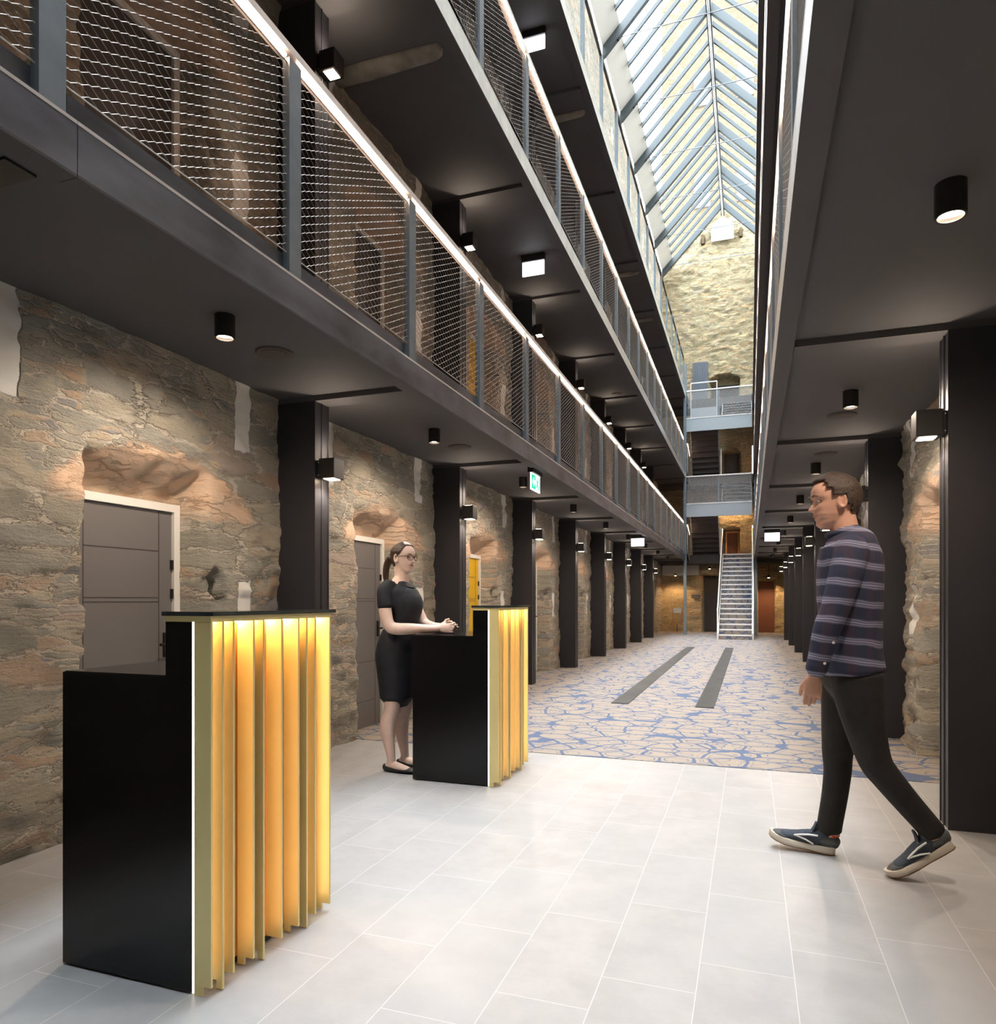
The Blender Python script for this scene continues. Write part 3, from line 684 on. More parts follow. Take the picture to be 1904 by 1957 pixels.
fc = bpy.data.curves.new('lettering', 'FONT'); fc.body = 'Rooms'; fc.size = .085; fc.extrude = .001; fc.materials.append(M['signtext'])
fo = bpy.data.objects.new('lettering_curve', fc); C.objects.link(fo); bpy.context.view_layer.update(); lm = bpy.data.meshes.new_from_object(fo); bpy.data.objects.remove(fo)
fo = link('lettering', lm, sg, (.025, -.0135, .028)); fo.rotation_euler = (PI/2, 0, 0)
ch = thing('copper_frame_stand', 'small copper framed stand against the end wall at the far left', 'stand', (-2.70, 26.9, .004))
fr = MB()
for x in (0, .33):
    fr.tube([(x,0,.30),(x,0,.80)], .016, 8)
fr.tube([(0,0,.30),(.33,0,.30)], .016, 8); fr.tube([(0,0,.80),(.33,0,.80)], .016, 8); fr.build('frame', M['rust'], ch)
MB().tube([(.165,0,.01),(.165,0,.30)], .012, 8).build('stem', M['lampblack'], ch)
MB().cyl((.165,0,0), .17, .012, 24).build('base', M['rust'], ch)
MB().box(.02,.31,-.02,.02,.72,.90).build('hood', M['galv'], ch)
pl = thing('wall_spotlight', 'small lit spotlight on a bracket above the far right doorway', 'spotlight', (.64, 26.9, 2.05))
MB().tube([(-.22,0,0),(.22,0,0)], .008, 6).build('bracket', M['lampblack'], pl); MB().cyl((0,0,-.05), .04, .1, 14).build('lamp_body', M['lampblack'], pl)
MB().tube([(0,0,.05),(0,0,.45)], .006, 6).build('stem', M['lampblack'], pl)
MB().cyl((0,0,-.058), .034, .008, 14).build('lens', M['lens'], pl); spot(pl, (0,0,-.07), (math.radians(10),0,0), 40, 2.2, .6, (1,.62,.3))
for x, y, z, e in ((-2.6, 26.9, 2.05, 34), (-.65, 27.2, 4.9, 45), (-1.4, 27.2, 2.3, 3)):
    t = thing('ceiling_lamp', 'small warm ceiling lamp close to the end wall at %s' % {2.05:'the far left corner', 4.9:'first-landing level', 2.3:'the dark doorway'}[z], 'downlight', (x, y, z+.06))
    MB().cyl((0,0,0), .04, .07, 14).build('lamp_body', M['lampblack'], t); MB().cyl((0,0,-.006), .032, .006, 14).build('lens', M['lens'], t)
    spot(t, (0,0,-.03), (0,0,0), e, 2.4, .6, (1,.60,.28))
for x, z in ((-.85, 7.03), (-.85, 4.07)):
    MB().box(x, x+.24, 25.45, 25.5, z+.28, z+.33).build('bulkhead_light', M['white_light'], label='small white bulkhead light under the %s footbridge' % ('upper' if z > 5 else 'lower'), cat='emergency light')
# ================================================================== RECEPTION DESKS
M['desk_end_led'] = mat('desk_end_strip', (1,.9,.7), .5, emit=(1,.74,.42), es=1.6)
M['desk_top_led'] = mat('desk_top_strip', (1,.9,.7), .5, emit=(1,.66,.30), es=30)
def desk(y, label):
    t = thing('reception_desk', label, 'reception desk', (-1.594, y, 0), group='reception desks')
    L = .645; X0 = -.539
    body = MB().prism([(X0,.006),(0,.006),(0,1.134),(-.106,1.134),(-.106,.965),(X0,.965)], 'y', 0.0, L).build('carcass', M['gloss'], t)
    bevel(body, .002, 1)
    MB().box(X0+.01, -.11, .002, L-.002, .965, .968).build('worktop', M['gloss'], t)
    MB().box(-.112, .085, -.008, L+.01, 1.152, 1.165).build('glass_top', M['glass_top'], t)
    MB().box(-.108, .07, .0, L, 1.134, 1.152).build('top_rail', M['brass'], t)
    MB().box(0, .004, .012, L, .03, 1.134).build('back_panel', M['amber'], t)
    MB().box(.0, .004, -.001, .012, .006, 1.134).build('seam_light', M['desk_seam'], t)
    fy = [.0, .049, .096, .191, .241, .338, .434, .484, .537, .633]
    foot = [(0,1), (1,0), (0,1), (1,0), (0,1), (1,0), (1,1), (0,1), (1,0), (0,1)]
    for i, yy in enumerate(fy):
        x0 = .006
        if i == 0: poly = [(x0,.0),(.036,.0),(.036,.032),(.07,.032),(.07,1.134),(x0,1.134)]
        elif i % 3 == 1: poly = [(x0,.03),(.046,.03),(.046,.004),(.07,.004),(.07,1.134),(x0,1.134)]
        elif i % 3 == 2: poly = [(x0,.03),(.07,.03),(.07,1.134),(x0,1.134)]
        else: poly = [(x0,.004),(.034,.004),(.034,.03),(.07,.03),(.07,1.134),(x0,1.134)]
        bevel(MB().prism(poly, 'y', yy, yy+.009).build('fin', M['brass'], t), .001, 1)
    for i in (2, 4, 5, 8):
        MB().box(.0045, .010, fy[i]+.0095, fy[i]+(.016 if i < 8 else .05), .04, 1.10).build('light_strip', M['desk_led'] if i < 8 else M['desk_end_led'], t)
    for i in (0, 1, 7):
        MB().box(.0045, .0065, fy[i]+.0095, fy[i]+.0115, .04, 1.11).build('light_strip', M['desk_led'], t)
    MB().box(.006, .022, .02, L-.02, 1.128, 1.1338).build('light_strip', M['desk_top_led'], t)
    return t
dk = desk(1.70, 'near black reception desk with glowing brass fin front, closest to the camera')
dup(dk, (-1.582, 4.235, 0), 'far black reception desk with glowing brass fin front, woman standing behind it')
# ================================================================== PEOPLE
def skin_mat(name, col):
    m = mat(name, col, .5, spec=.35, nscale=30, namt=.04); b = m.node_tree.nodes['Principled BSDF']
    b.inputs['Subsurface Weight'].default_value = .08; b.inputs['Subsurface Radius'].default_value = (.01,.004,.002); return m
M['skin_w'] = skin_mat('pale_skin', (.76,.56,.47)); M['skin_m'] = skin_mat('skin', (.50,.28,.20))
M['lips'] = mat('lips', (.45,.16,.14), .45); M['hair_w'] = mat('dark_brown_hair', (.045,.026,.016), .45, nscale=60, namt=.5, stretch=(1,1,.15), bump=.4, bscale=180)
M['hair_m'] = mat('brown_hair', (.035,.020,.012), .6, nscale=60, namt=.5, bump=.5, bscale=150)
M['eye'] = mat('eye_white', (.30,.27,.25), .4); M['iris'] = mat('dark_iris', (.03,.025,.02), .2)
M['dress'] = mat('black_dress_fabric', (.008,.010,.016), .75, nscale=14, namt=.3, bump=.25, bscale=26)
M['specs'] = mat('tortoiseshell_frame', (.05,.015,.01), .25); M['flat'] = mat('black_shoe_leather', (.015,.016,.02), .5)
M['jeans'] = mat('black_denim', (.012,.011,.011), .85, nscale=12, namt=.4, bump=.35, bscale=22)
M['shoe_blue'] = mat('navy_suede', (.045,.06,.085), .85, nscale=60, namt=.25); M['shoe_grey'] = mat('grey_suede', (.09,.10,.105), .85, nscale=60, namt=.2)
M['sole'] = mat('cream_rubber_sole', (.62,.57,.49), .6); M['gum'] = mat('gum_rubber', (.30,.15,.06), .6); M['shoe_white'] = mat('white_leather_stripe', (.75,.77,.78), .45); M['shoe_red'] = mat('red_heel_tab', (.65,.03,.02), .5)
M['button'] = mat('pale_button', (.6,.58,.5), .4)
def plaid():
    m = bpy.data.materials.new('navy_plaid_flannel'); m.use_nodes = True; t = m.node_tree; b = t.nodes['Principled BSDF']; b.inputs['Roughness'].default_value = .9
    co = N(t, 'ShaderNodeTexCoord'); sp = N(t, 'ShaderNodeSeparateXYZ'); t.links.new(co.outputs['Object'], sp.inputs[0])
    nz = N(t, 'ShaderNodeTexNoise'); nz.inputs['Scale'].default_value = 6; t.links.new(co.outputs['Object'], nz.inputs['Vector'])
    def bands(v, per, spots):
        ph = math_n(t, 'FRACT', math_n(t, 'DIVIDE', math_n(t, 'ADD', v, math_n(t, 'MULTIPLY', nz.outputs[0], .03)), per)); out = None
        for c, w, a in spots:
            q = math_n(t, 'MULTIPLY', math_n(t, 'LESS_THAN', math_n(t, 'ABSOLUTE', math_n(t, 'SUBTRACT', ph, c)), w), a)
            out = q if out is None else math_n(t, 'MAXIMUM', out, q)
        return out
    hz = bands(math_n(t, 'ADD', sp.outputs[2], math_n(t, 'MULTIPLY', sp.outputs[0], .12)), .083, [(.5,.035,.85), (.62,.03,.6), (.38,.03,.6), (.5,.2,.22)])
    vt = bands(math_n(t, 'ADD', sp.outputs[0], math_n(t, 'MULTIPLY', sp.outputs[1], .8)), .09, [(.5,.2,.5)])
    c = mixc(t, vt, (.022,.028,.060), (.055,.030,.045)); c = mixc(t, hz, c, (.30,.30,.42))
    t.links.new(c, b.inputs['Base Color']); return m
M['plaid'] = plaid()
def lerp_tab(tab, z):
    return float(np.interp(z, [a for a, _ in tab], [b for _, b in tab]))
FRONT = [(-.120,.045),(-.112,.070),(-.098,.082),(-.082,.077),(-.072,.086),(-.064,.082),(-.056,.088),(-.045,.083),(-.02,.084),(.0,.080),(.018,.091),(.05,.090),(.075,.078),(.095,.056),(.108,.03),(.115,.0)]
BACK = [(-.120,-.005),(-.10,-.03),(-.07,-.066),(-.03,-.092),(.01,-.103),(.05,-.098),(.08,-.077),(.10,-.045),(.11,-.02),(.115,-.0)]
WID = [(-.120,.016),(-.11,.032),(-.09,.047),(-.06,.060),(-.03,.068),(0,.073),(.04,.075),(.07,.065),(.095,.044),(.108,.024),(.115,.002)]
def head_rings(grow=0., n=56, nose=1.0, zs=None):
    zs = zs if zs is not None else list(np.linspace(-.120, .115, 64)); rings = []
    for z in zs:
        f, bk, w = lerp_tab(FRONT, z)+grow, lerp_tab(BACK, z)-grow, lerp_tab(WID, z)+grow
        cx = (f+bk)/2*.6; ring = []
        for k in range(n):
            t = 2*PI*k/n; c, s = math.cos(t), math.sin(t)
            a = (f-cx) if c > 0 else (cx-bk); x = cx + a*math.copysign(abs(c)**(.82), c); y = w*math.copysign(abs(s)**.92, s)
            if c > 0 and nose:
                zn = 0 if z > .012 else (min(1, (.012-z)/.045)**1.2 if z > -.034 else math.exp(-((z+.034)/.008)**2))
                x += nose*.030*zn*math.exp(-(y/(.009+.006*zn))**2)
                x -= .008*(math.exp(-((abs(y)-.031)/.016)**2 - ((z-.0)/.013)**2))
                x += .004*math.exp(-((abs(y)-.038)/.018)**2 - ((z+.03)/.02)**2)
                x += .004*math.exp(-((abs(y)-.028)/.02)**2 - ((z-.022)/.007)**2)
                x -= .004*math.exp(-(y/.03)**2 - ((z+.0635)/.003)**2)
            ring.append(Vector((x, y, z*(1 + (grow*8 if z > 0 else 0)))))
        rings.append(ring)
    return rings
def place(rings, Mx): return [[Mx @ p for p in r] for r in rings]
def ring_at(c, d, a, b, side, n=20, p=1.0):
    d = Vector(d).normalized(); s = Vector(side); s = (s - d*s.dot(d)).normalized(); o = d.cross(s)
    return [Vector(c) + s*a*math.copysign(abs(math.cos(t))**p, math.cos(t)) + o*b*math.copysign(abs(math.sin(t))**p, math.sin(t)) for t in [2*PI*k/n for k in range(n)]]
def limb(mb, pts, rad, side=(1,0,0), n=18):
    """pts along the limb, rad = list of (a along side, b across) or floats"""
    pts = [Vector(p) for p in pts]; rings = []
    for i, p in enumerate(pts):
        d = pts[min(i+1, len(pts)-1)] - pts[max(i-1, 0)]; r = rad[i]; a, b = (r, r) if not isinstance(r, tuple) else r
        rings.append(ring_at(p, d, a, b, side, n))
    e0 = (pts[0]-pts[1]).normalized(); e1 = (pts[-1]-pts[-2]).normalized()
    r0 = rad[0] if not isinstance(rad[0], tuple) else min(rad[0]); r1 = rad[-1] if not isinstance(rad[-1], tuple) else min(rad[-1])
    rings = [[pts[0]+e0*r0*.6 + (q-pts[0])*.55 for q in rings[0]]] + rings + [[pts[-1]+e1*r1*.6 + (q-pts[-1])*.55 for q in rings[-1]]]
    mb.loft(rings)
def spline(pts, k=5):
    pts = [np.array(p, float) for p in pts]; out = []
    for i in range(len(pts)-1):
        p0, p1, p2, p3 = pts[max(i-1,0)], pts[i], pts[i+1], pts[min(i+2, len(pts)-1)]
        for j in range(k):
            t = j/k; out.append(.5*((2*p1)+(-p0+p2)*t+(2*p0-5*p1+4*p2-p3)*t*t+(-p0+3*p1-3*p2+p3)*t**3))
    out.append(pts[-1]); return [tuple(p) for p in out]
def slimb(mb, data, side=(1,0,0), k=5, n=18):
    """data rows (x,y,z,a,b)"""
    s = spline(data, k); limb(mb, [q[:3] for q in s], [(q[3], q[4]) for q in s], side, n)
def soft(o, vox, it=4, fac=.5):
    r = o.modifiers.new('remesh', 'REMESH'); r.mode = 'VOXEL'; r.voxel_size = vox; r.use_smooth_shade = True
    if it: s = o.modifiers.new('smooth', 'SMOOTH'); s.iterations = it; s.factor = fac
    return o
def hand(mb, W0, fwd, up, palm, curl, s=1.0, thumb_up=.6, spread=.0):
    """W0 wrist; fwd along fingers, up = index side, palm = direction the palm faces"""
    f, u, p = Vector(fwd).normalized(), Vector(up).normalized(), Vector(palm).normalized()
    W0 = Vector(W0)
    limb(mb, [W0 - f*.03, W0, W0+f*.03, W0+f*.06, W0+f*.085], [(.024*s,.019*s), (.025*s,.017*s), (.034*s,.016*s), (.039*s,.014*s), (.037*s,.012*s)], side=u)
    lens = [.068, .076, .070, .055]
    for i in range(4):
        base = W0 + f*(.080 - .004*abs(i-1)) + u*(.029 - .0195*i)*s; c = curl if isinstance(curl, (int, float)) else curl[i]
        q, ang, pts = base, c*.35, [base - f*.012]
        for j, part in enumerate((.44, .31, .25)):
            pts.append(q.copy()); dr = f*math.cos(ang) + p*math.sin(ang) + u*spread*(1.5-i); q = q + dr.normalized()*lens[i]*part*s; ang += c
        pts.append(q); limb(mb, pts, [.0085*s, .0088*s, .0082*s, .0076*s, .0062*s], side=u, n=10)
    b = W0 + f*.022 + u*.024*s + p*.004; d1 = (f*.75 + u*thumb_up + p*.35).normalized(); d2 = (f*.95 + u*thumb_up*.25 + p*.5).normalized()
    limb(mb, [b, b+d1*.036*s, b+d1*.036*s+d2*.028*s, b+d1*.036*s+d2*.052*s], [.0145*s, .0115*s, .0098*s, .0078*s], side=u, n=10)
def ear(mb, Mx, s):
    pts = [(-.008 + .016*math.cos(a), s*(.074 + .006*abs(math.sin(a/2))), -.008 + .029*math.sin(a)) for a in np.linspace(0, 2*PI, 15)]
    mb.tube([Mx @ Vector(p) for p in pts], .0055, 8, caps=False)
    limb(mb, [Mx @ Vector((-.006, s*.068, -.03)), Mx @ Vector((-.006, s*.072, -.008)), Mx @ Vector((-.01, s*.074, .014))], [(.010,.006), (.014,.006), (.012,.005)], side=(1,0,0), n=10)
def cap_of(rings, keep, name, m, parent, thick=.006):
    mb = MB(); n = len(rings[0]); vs = [p for r in rings for p in r[0]] if False else [p for r in rings for p in r]; fs = []
    for i in range(len(rings)-1):
        for k in range(n):
            q = (i*n+k, i*n+(k+1)%n, (i+1)*n+(k+1)%n, (i+1)*n+k)
            if all(keep(i + (0 if j < 2 else 1), (k + (0 if j in (0,3) else 1)) % n) for j in range(4)): fs.append(q)
    fs.append(tuple(range((len(rings)-1)*n, len(rings)*n)))
    mb.add(vs, fs, True); o = mb.build(name, m, parent)
    me = o.data; b = bmesh.new(); b.from_mesh(me); bmesh.ops.delete(b, geom=[v for v in b.verts if not v.link_faces], context='VERTS'); b.to_mesh(me); b.free()
    sd = o.modifiers.new('solid', 'SOLIDIFY'); sd.thickness = thick; sd.offset = -1
    return o
# ------------------------------------------------------------------ the woman behind the far desk
wm = thing('person', 'woman in a black short-sleeved dress and glasses, hands clasped on the far desk', 'person', (-2.35, 4.47, 0))
hm = Matrix.Translation((.040, 0, 1.502)) @ Matrix.Rotation(math.radians(-14), 4, 'Z') @ Matrix.Rotation(math.radians(1), 4, 'Y') @ Matrix.Scale(.93, 4)
b = MB()
hr = head_rings(); b.loft(place(hr, hm)); ear(b, hm, 1); ear(b, hm, -1)
slimb(b, [(.012,0,1.475,.050,.050), (.02,0,1.43,.049,.048), (.024,0,1.37,.050,.050), (.012,0,1.31,.07,.085)])
# torso, shoulders
slimb(b, [(.012,0,1.335,.055,.09), (.015,0,1.290,.080,.140), (.03,0,1.22,.098,.155), (.04,0,1.15,.10,.14), (.035,0,1.06,.095,.125), (.02,0,1.0,.095,.125), (.0,0,.92,.115,.155), (-.015,0,.82,.125,.17), (-.01,0,.74,.10,.16)])
RA = [(-.015,-.150,1.275,.046,.042), (-.02,-.172,1.24,.046,.043), (.0,-.19,1.12,.044,.044), (.03,-.195,1.03,.042,.042), (.075,-.18,1.005,.042,.040), (.17,-.135,1.004,.038,.038), (.27,-.075,1.002,.030,.030), (.33,-.045,1.005,.026,.024)]
LA = [(-.0,.150,1.275,.046,.042), (.0,.172,1.24,.046,.043), (.055,.19,1.12,.044,.044), (.10,.185,1.045,.042,.042), (.14,.165,1.018,.042,.040), (.22,.11,1.008,.036,.036), (.30,.04,1.012,.028,.028), (.335,.015,1.015,.024,.022)]
slimb(b, RA, side=(0,0,1)); slimb(b, LA, side=(0,0,1))
hand(b, (.325,-.040,1.008), (1,.10,.0), (0,.18,1), (0,1,-.15), (.30,.34,.38,.42), .92, .75)
hand(b, (.33,.025,1.018), (1,-.22,.0), (0,-.1,1), (0,-1,0), (.55,.6,.65,.65), .90, .9)
RLg = [(-.01,-.078,.80,.085,.075), (-.008,-.080,.62,.070,.062), (-.004,-.085,.47,.056,.054), (-.02,-.085,.40,.052,.049), (-.040,-.085,.31,.057,.051), (-.030,-.085,.21,.044,.039), (-.012,-.085,.10,.031,.029), (-.012,-.085,.06,.033,.030)]
LLg = [(x+.02, -y*.95, z, a_, b_) for x, y, z, a_, b_ in RLg]
for L_ in (RLg, LLg): slimb(b, L_)
for y in (-.085, .081):
    x0 = -.012 if y < 0 else .008
    slimb(b, [(x0-.035,y,.030,.024,.026), (x0+.0,y,.045,.034,.030), (x0+.07,y,.036,.026,.036), (x0+.14,y,.022,.016,.036), (x0+.185,y,.016,.010,.022)], side=(0,0,1))
soft(b.build('body', M['skin_w'], wm), .0045, 3)
# dress
d = MB()
slimb(d, [(.012,0,1.298,.082,.132), (.016,0,1.276,.092,.155), (.022,0,1.25,.104,.168), (.035,0,1.21,.116,.165), (.050,0,1.16,.124,.156), (.045,0,1.09,.108,.138), (.022,0,1.01,.104,.134), (.002,0,.93,.124,.160), (-.018,0,.82,.136,.178), (-.012,0,.70,.130,.174), (-.008,0,.60,.122,.164), (-.006,0,.515,.116,.156)], n=28)
for y in (-.062, .062): limb(d, [(.075,y,1.20),(.100,y,1.165),(.085,y,1.12)], [.045,.056,.045])
slimb(d, [(-.01,-.115,1.300,.052,.054), (-.018,-.160,1.266,.056,.056), (-.012,-.184,1.20,.052,.050), (-.002,-.190,1.155,.052,.050)], side=(0,0,1))
slimb(d, [(-.0,.115,1.300,.052,.054), (.0,.160,1.266,.056,.056), (.02,.184,1.20,.052,.050), (.038,.190,1.155,.052,.050)], side=(0,0,1))
soft(d.build('dress', M['dress'], wm), .006, 3)
MB().tube([(.022+.107*math.cos(t), .137*math.sin(t), 1.012) for t in np.linspace(0, 2*PI, 33)], .010, 8, caps=False).build('waist_belt', M['dress'], wm)
nk = MB(); nk.tube([(.030+.085*math.cos(t), .092*math.sin(t), 1.322 - .035*max(0, math.cos(t))) for t in np.linspace(0, 2*PI, 33)], .006, 8, caps=False); nk.build('neckline', M['dress'], wm)
for y in (-.085, .081):
    x0 = -.012 if y < 0 else .008; s_ = MB()
    slimb(s_, [(x0-.045,y,.030,.028,.028), (x0-.02,y,.028,.026,.033), (x0+.06,y,.020,.019,.038), (x0+.14,y,.020,.019,.041), (x0+.192,y,.014,.012,.026)], side=(0,0,1))
    s_.tube([(x0-.045,y,.05),(x0-.052,y,.02)], .018, 8)
    soft(s_.build('shoe', M['flat'], wm), .006, 3)
# hair, ponytail
zs = list(np.linspace(-.075, .116, 50)); rr = head_rings(.007, nose=0, zs=zs); pr = place(rr, hm)
def keep_w(i, k):
    p = rr[i][k]; z = zs[i]
    if z > .088: return True
    lim = .050 + (z-.05)*.35 if z > .03 else .040 - (.03-z)*1.15
    if z < -.015: lim = -.028
    return p.x < lim
cap_of(pr, keep_w, 'hair', M['hair_w'], wm)
pt = MB(); slimb(pt, [(-.055,0,1.50,.03,.035), (-.085,0,1.465,.026,.028), (-.098,0,1.42,.024,.026), (-.100,-.002,1.36,.020,.022), (-.092,-.004,1.31,.008,.010)]); pt.build('ponytail', M['hair_w'], wm)
# face details
for s in (-1, 1):
    e = MB(); c = hm @ Vector((.0735, s*.031, .0)); e.loft([ring_at(c + Vector((0,0,dz)), (0,0,1), r, r, (1,0,0), 12) for dz, r in ((-.008,.003),(-.005,.008),(0,.011),(.005,.008),(.008,.003))]); eo = e.build('eye', M['eye'], wm)
    i_ = MB(); c2 = hm @ Vector((.0835, s*.031, .0)); i_.cyl(c2, .0045, .0015, 12, 'x'); i_.build('iris', M['iris'], eo)
    br = MB(); br.tube([hm @ Vector(p) for p in ((.082,s*.050,.022),(.091,s*.036,.027),(.0945,s*.018,.023))], [.0015,.0026,.002], 6); br.build('eyebrow', M['hair_w'], wm)
lp = MB(); lp.tube([hm @ Vector((.090-abs(y)*.35, y, -.058 + abs(y)*.12)) for y in np.linspace(-.024, .024, 9)], [.001,.002,.003,.0036,.003,.0036,.003,.002,.001], 8)
lp.tube([hm @ Vector((.089-abs(y)*.32, y, -.0665 + abs(y)*.25)) for y in np.linspace(-.02, .02, 9)], [.001,.0025,.0038,.0044,.0044,.0044,.0038,.0025,.001], 8); lp.build('lips', M['lips'], wm)
gl = thing('glasses', None, None); gl.parent = wm
for s in (-1, 1):
    f_ = MB(); f_.tube([hm @ Vector((.101 - .010*(abs(math.cos(t)*.024 + .032)/.05)**2, s*(.032 + .024*math.cos(t)), -.004 + .019*math.sin(t)*(1.0 if math.sin(t) > 0 else 1.05))) for t in np.linspace(0, 2*PI, 25)], .0022, 6, caps=False)
    f_.tube([hm @ Vector(p) for p in ((.093,s*.055,.009),(.06,s*.077,.008),(-.005,s*.078,.004))], .0022, 6); f_.build('lens_rim', M['specs'], gl)
MB().tube([hm @ Vector(p) for p in ((.100,-.010,.004),(.104,0,.007),(.100,.010,.004))], .002, 6).build('bridge', M['specs'], gl)
# ------------------------------------------------------------------ the man walking to the left
mn_ = thing('person', 'man in a navy plaid shirt and black jeans walking beside the right-hand columns', 'person', (.42, 3.56, 0))
hq = Matrix.Translation((-.055, .0, 1.655)) @ Matrix.Rotation(PI + math.radians(12), 4, 'Z') @ Matrix.Rotation(math.radians(4), 4, 'Y') @ Matrix.Scale(1.06, 4)
b = MB(); b.loft(place(hr, hq)); ear(b, hq, 1); ear(b, hq, -1)
slimb(b, [(-.025,0,1.60,.058,.056), (-.018,0,1.56,.058,.056), (-.008,0,1.50,.065,.07), (.0,0,1.46,.09,.13)])
slimb(b, [(.005,0,1.45,.095,.17), (.01,0,1.36,.115,.175), (.005,0,1.2,.115,.165), (.005,0,1.05,.105,.15), (.0,0,.92,.11,.16)])
# left arm (toward the camera) swings forward, right arm back
ML = [(-.005,-.185,1.43,.056,.054), (-.03,-.215,1.32,.052,.050), (-.075,-.225,1.16,.043,.043), (-.105,-.225,1.08,.040,.040), (-.130,-.215,.97,.033,.032), (-.148,-.208,.89,.027,.024), (-.153,-.206,.868,.027,.022)]
MR = [(.01,.185,1.43,.056,.054), (.05,.215,1.32,.052,.050), (.10,.225,1.16,.043,.043), (.105,.22,1.08,.040,.040), (.09,.21,.98,.033,.032), (.07,.20,.89,.027,.024), (.068,.20,.868,.027,.022)]
slimb(b, ML); slimb(b, MR)
hand(b, (-.153,-.206,.872), (-.10,.05,-1), (-1,-.15,.05), (.1,1,.0), (.42,.5,.55,.6), 1.02, .55)
hand(b, (.068,.20,.872), (-.08,0,-1), (-1,0,.05), (0,-1,.0), (.42,.5,.55,.6), 1.02, .55)
for pts in ([(-.05,.10,.20), (-.06,.10,.10)], [(.27,-.10,.28), (.325,-.115,.19)]): limb(b, pts, [.045,.040])
soft(b.build('body', M['skin_m'], mn_), .005, 3)
s_ = MB()
slimb(s_, [(-.012,0,1.512,.070,.074), (-.006,0,1.494,.088,.125), (.004,0,1.462,.112,.185), (.006,0,1.43,.125,.200), (.010,0,1.36,.138,.200), (.008,0,1.22,.138,.190), (.012,0,1.08,.130,.178), (.012,0,.96,.132,.182), (.016,0,.885,.140,.190)], n=30)
slimb(s_, [(x,y,z,a+.016,c+.016) for x,y,z,a,c in ML[:-1]]); slimb(s_, [(x,y,z,a+.016,c+.016) for x,y,z,a,c in MR[:-1]])
so = soft(s_.build('shirt', M['plaid'], mn_), .007, 3)
cl = MB(); cl.tube([(-.012+.070*math.cos(t), .074*math.sin(t), 1.508 + .012*math.cos(t)) for t in np.linspace(0, 2*PI, 25)], .014, 8, caps=False); cl.build('collar', M['plaid'], mn_)
cf = MB(); limb(cf, [(-.138,-.212,.945), (-.149,-.208,.895)], [.044,.043]); cf.build('cuff', M['plaid'], mn_)
for z, x in ((.93, -.118), (1.02, -.085)): MB().cyl((x,-.262 if z < 1 else -.272,z), .006, .003, 10, 'y').build('button', M['button'], mn_)
zs = list(np.linspace(-.06, .116, 50)); r2 = head_rings(.012, nose=0, zs=zs)
def keep_m(i, k):
    p = r2[i][k]; z = zs[i]
    if z > .082: return True
    lim = .055 if z > .045 else (.030 if z > .015 else (-.020 if z > -.03 else -.045))
    return p.x < lim
cap_of(place(r2, hq), keep_m, 'hair', M['hair_m'], mn_, .010)
for s in (-1, 1):
    e = MB(); c = hq @ Vector((.0715, s*.031, .0)); e.loft([ring_at(c + Vector((0,0,dz)), (0,0,1), r, r, (1,0,0), 12) for dz, r in ((-.008,.003),(-.005,.008),(0,.0115),(.005,.008),(.008,.003))]); eo = e.build('eye', M['eye'], mn_)
    i_ = MB(); c2 = hq @ Vector((.0825, s*.031, .0)); i_.cyl(c2, .0048, -.0015, 12, 'x'); i_.build('iris', M['iris'], eo)
    br = MB(); br.tube([hq @ Vector(p) for p in ((.082,s*.050,.022),(.091,s*.036,.027),(.0945,s*.016,.023))], [.002,.0035,.0025], 6); br.build('eyebrow', M['hair_m'], mn_)
lp = MB(); lp.tube([hq @ Vector((.089-abs(y)*.35, y, -.061 + abs(y)*.06)) for y in np.linspace(-.024, .024, 9)], [.001,.002,.003,.0036,.0034,.0036,.003,.002,.001], 8); lp.build('lips', M['lips'], mn_)
j = MB()
slimb(j, [(.012,0,1.0,.115,.158), (.010,0,.93,.122,.168), (.012,0,.87,.124,.172), (.012,0,.81,.115,.165)], n=24)
slimb(j, [(.005,.088,.86,.115,.092), (-.004,.092,.74,.100,.088), (-.020,.095,.60,.082,.076), (-.030,.098,.48,.068,.064), (-.030,.100,.40,.062,.060), (-.042,.100,.28,.058,.055), (-.062,.100,.15,.056,.050), (-.066,.100,.115,.056,.050)])
slimb(j, [(.025,-.088,.86,.115,.092), (.040,-.092,.74,.098,.086), (.068,-.096,.60,.080,.075), (.100,-.100,.49,.068,.064), (.140,-.104,.43,.062,.060), (.215,-.110,.335,.056,.054), (.290,-.114,.245,.052,.049), (.318,-.115,.21,.052,.049)])
soft(j.build('jeans', M['jeans'], mn_), .007, 3)
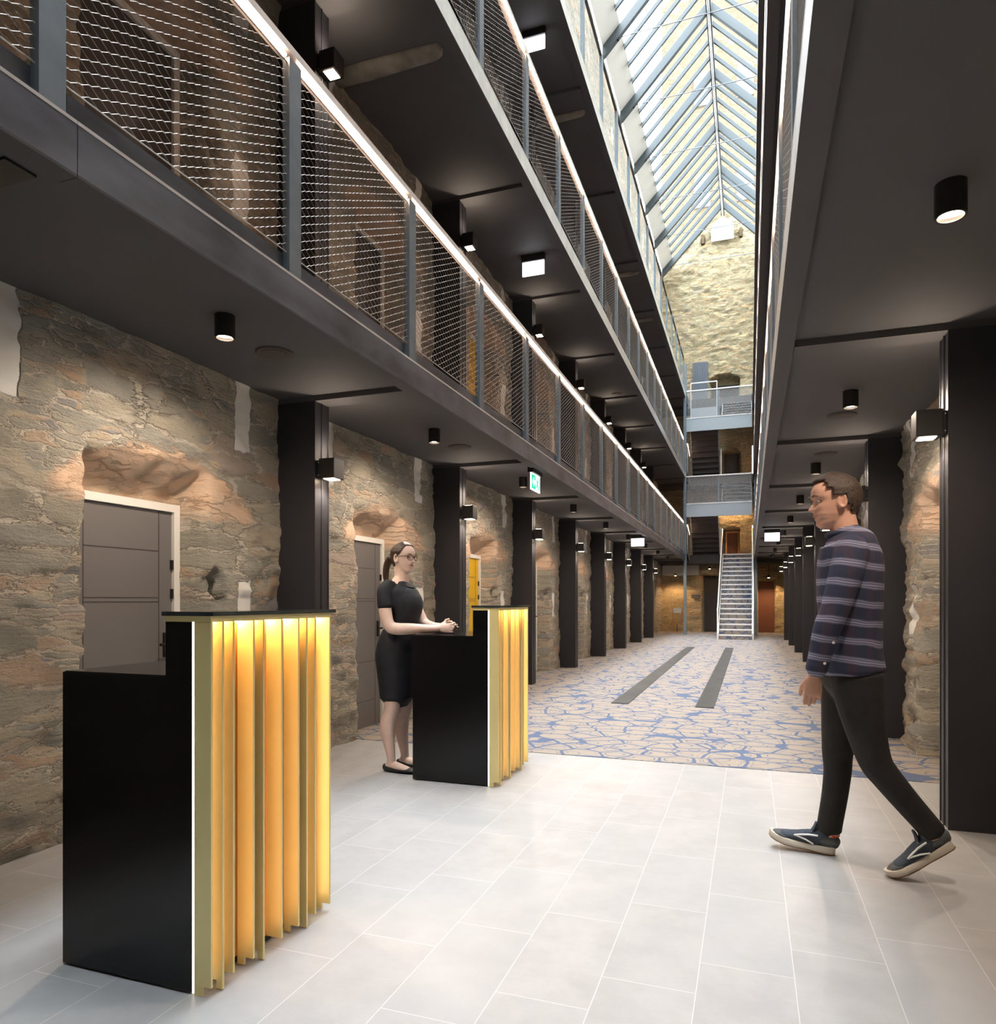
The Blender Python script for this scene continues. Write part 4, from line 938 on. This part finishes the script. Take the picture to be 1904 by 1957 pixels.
def trainer(loc, pitch, yaw):
    """heel at the origin, toe towards -x"""
    mx = Matrix.Translation(loc) @ Matrix.Rotation(yaw, 4, 'Z') @ Matrix.Rotation(pitch, 4, 'Y')
    root = thing('trainer', None, None); root.parent = mn_; root.matrix_local = mx
    prof = [(.0,.030,.036), (-.03,.036,.040), (-.09,.034,.040), (-.16,.034,.048), (-.22,.030,.048), (-.265,.020,.034)]
    def outline(g, n=26):
        pts = []
        xs = [.012, .0, -.04, -.10, -.16, -.21, -.25, -.275, -.285]; ws = [.012, .030, .036, .034, .042, .047, .042, .026, .0]
        up = [(x, w+g) for x, w in zip(xs, ws)]; return up + [(x, -w) for x, w in up[::-1][1:]]
    o = outline(.0)
    def up(x): return .010*max(0, (-x-.17)/.11)**2*2.2
    sole = MB(); r0 = [Vector((x*1.0, y*.94, up(x))) for x, y in o]; r1 = [Vector((x, y*1.06, up(x)+.012)) for x, y in o]; r2_ = [Vector((x, y*1.02, up(x)+.028+(.006 if x > -.08 else 0))) for x, y in o]
    sole.loft([r0, r1, r2_]); bevel(sole.build('sole', M['sole'], root), .002, 2)
    g_ = MB(); g_.loft([[p - Vector((0,0,.004)) for p in r0], [p+Vector((0,0,.001)) for p in r0]]); g_.build('outsole', M['gum'], root)
    u = MB(); slimb(u, [(.000,0,.060,.034,.030), (-.03,0,.060,.036,.034), (-.08,0,.056,.038,.035), (-.125,0,.050,.034,.038), (-.175,0,.043,.025,.042), (-.225,0,.040,.018,.040), (-.262,0,.036,.010,.026)], side=(0,0,1), n=24)
    slimb(u, [(-.030,0,.060,.036,.032), (-.040,0,.085,.038,.033), (-.045,0,.104,.040,.034)])
    soft(u.build('upper', M['shoe_blue'], root), .005, 3)
    h_ = MB()
    slimb(h_, [(.006,0,.040,.022,.030), (-.005,0,.055,.036,.0375), (-.045,0,.055,.030,.0385), (-.072,0,.045,.012,.030)], side=(0,0,1), n=24); soft(h_.build('heel_panel', M['shoe_grey'], root), .005, 2)
    t_ = MB(); slimb(t_, [(-.205,0,.038,.012,.0455), (-.235,0,.038,.018,.042), (-.268,0,.036,.012,.030), (-.276,0,.034,.005,.012)], side=(0,0,1), n=24); soft(t_.build('toe_panel', M['shoe_grey'], root), .005, 2)
    for s in (-1, 1):
        w_ = MB(); w_.tube([(-.070,s*.0415,.078),(-.110,s*.0415,.074),(-.150,s*.041,.064),(-.172,s*.0405,.056)], .0045, 6)
        w_.tube([(-.165,s*.0425,.058),(-.12,s*.042,.048),(-.085,s*.0405,.034)], .004, 6); w_.build('stripe', M['shoe_white'], root)
    MB().tube([(-.010,-.037,.088),(.014,-.016,.090),(.018,0,.090),(.014,.016,.090),(-.010,.037,.088)], .006, 8).build('heel_tab', M['shoe_red'], root)
    tg = MB(); slimb(tg, [(-.10,0,.075,.010,.022), (-.088,0,.105,.008,.024), (-.084,0,.128,.006,.020)]); tg.build('tongue', M['shoe_blue'], root)
    lc = MB()
    for i in range(5): x = -.098-.017*i; z = .089-.0075*i; lc.tube([(x,-.022,z-.004),(x,0,z+.003),(x,.022,z-.004)], .0025, 6)
    lc.build('laces', M['shoe_white'], root)
trainer((-.052, .100, .006), math.radians(6), math.radians(-6))
trainer((.385, -.115, .158), math.radians(-37), 0)
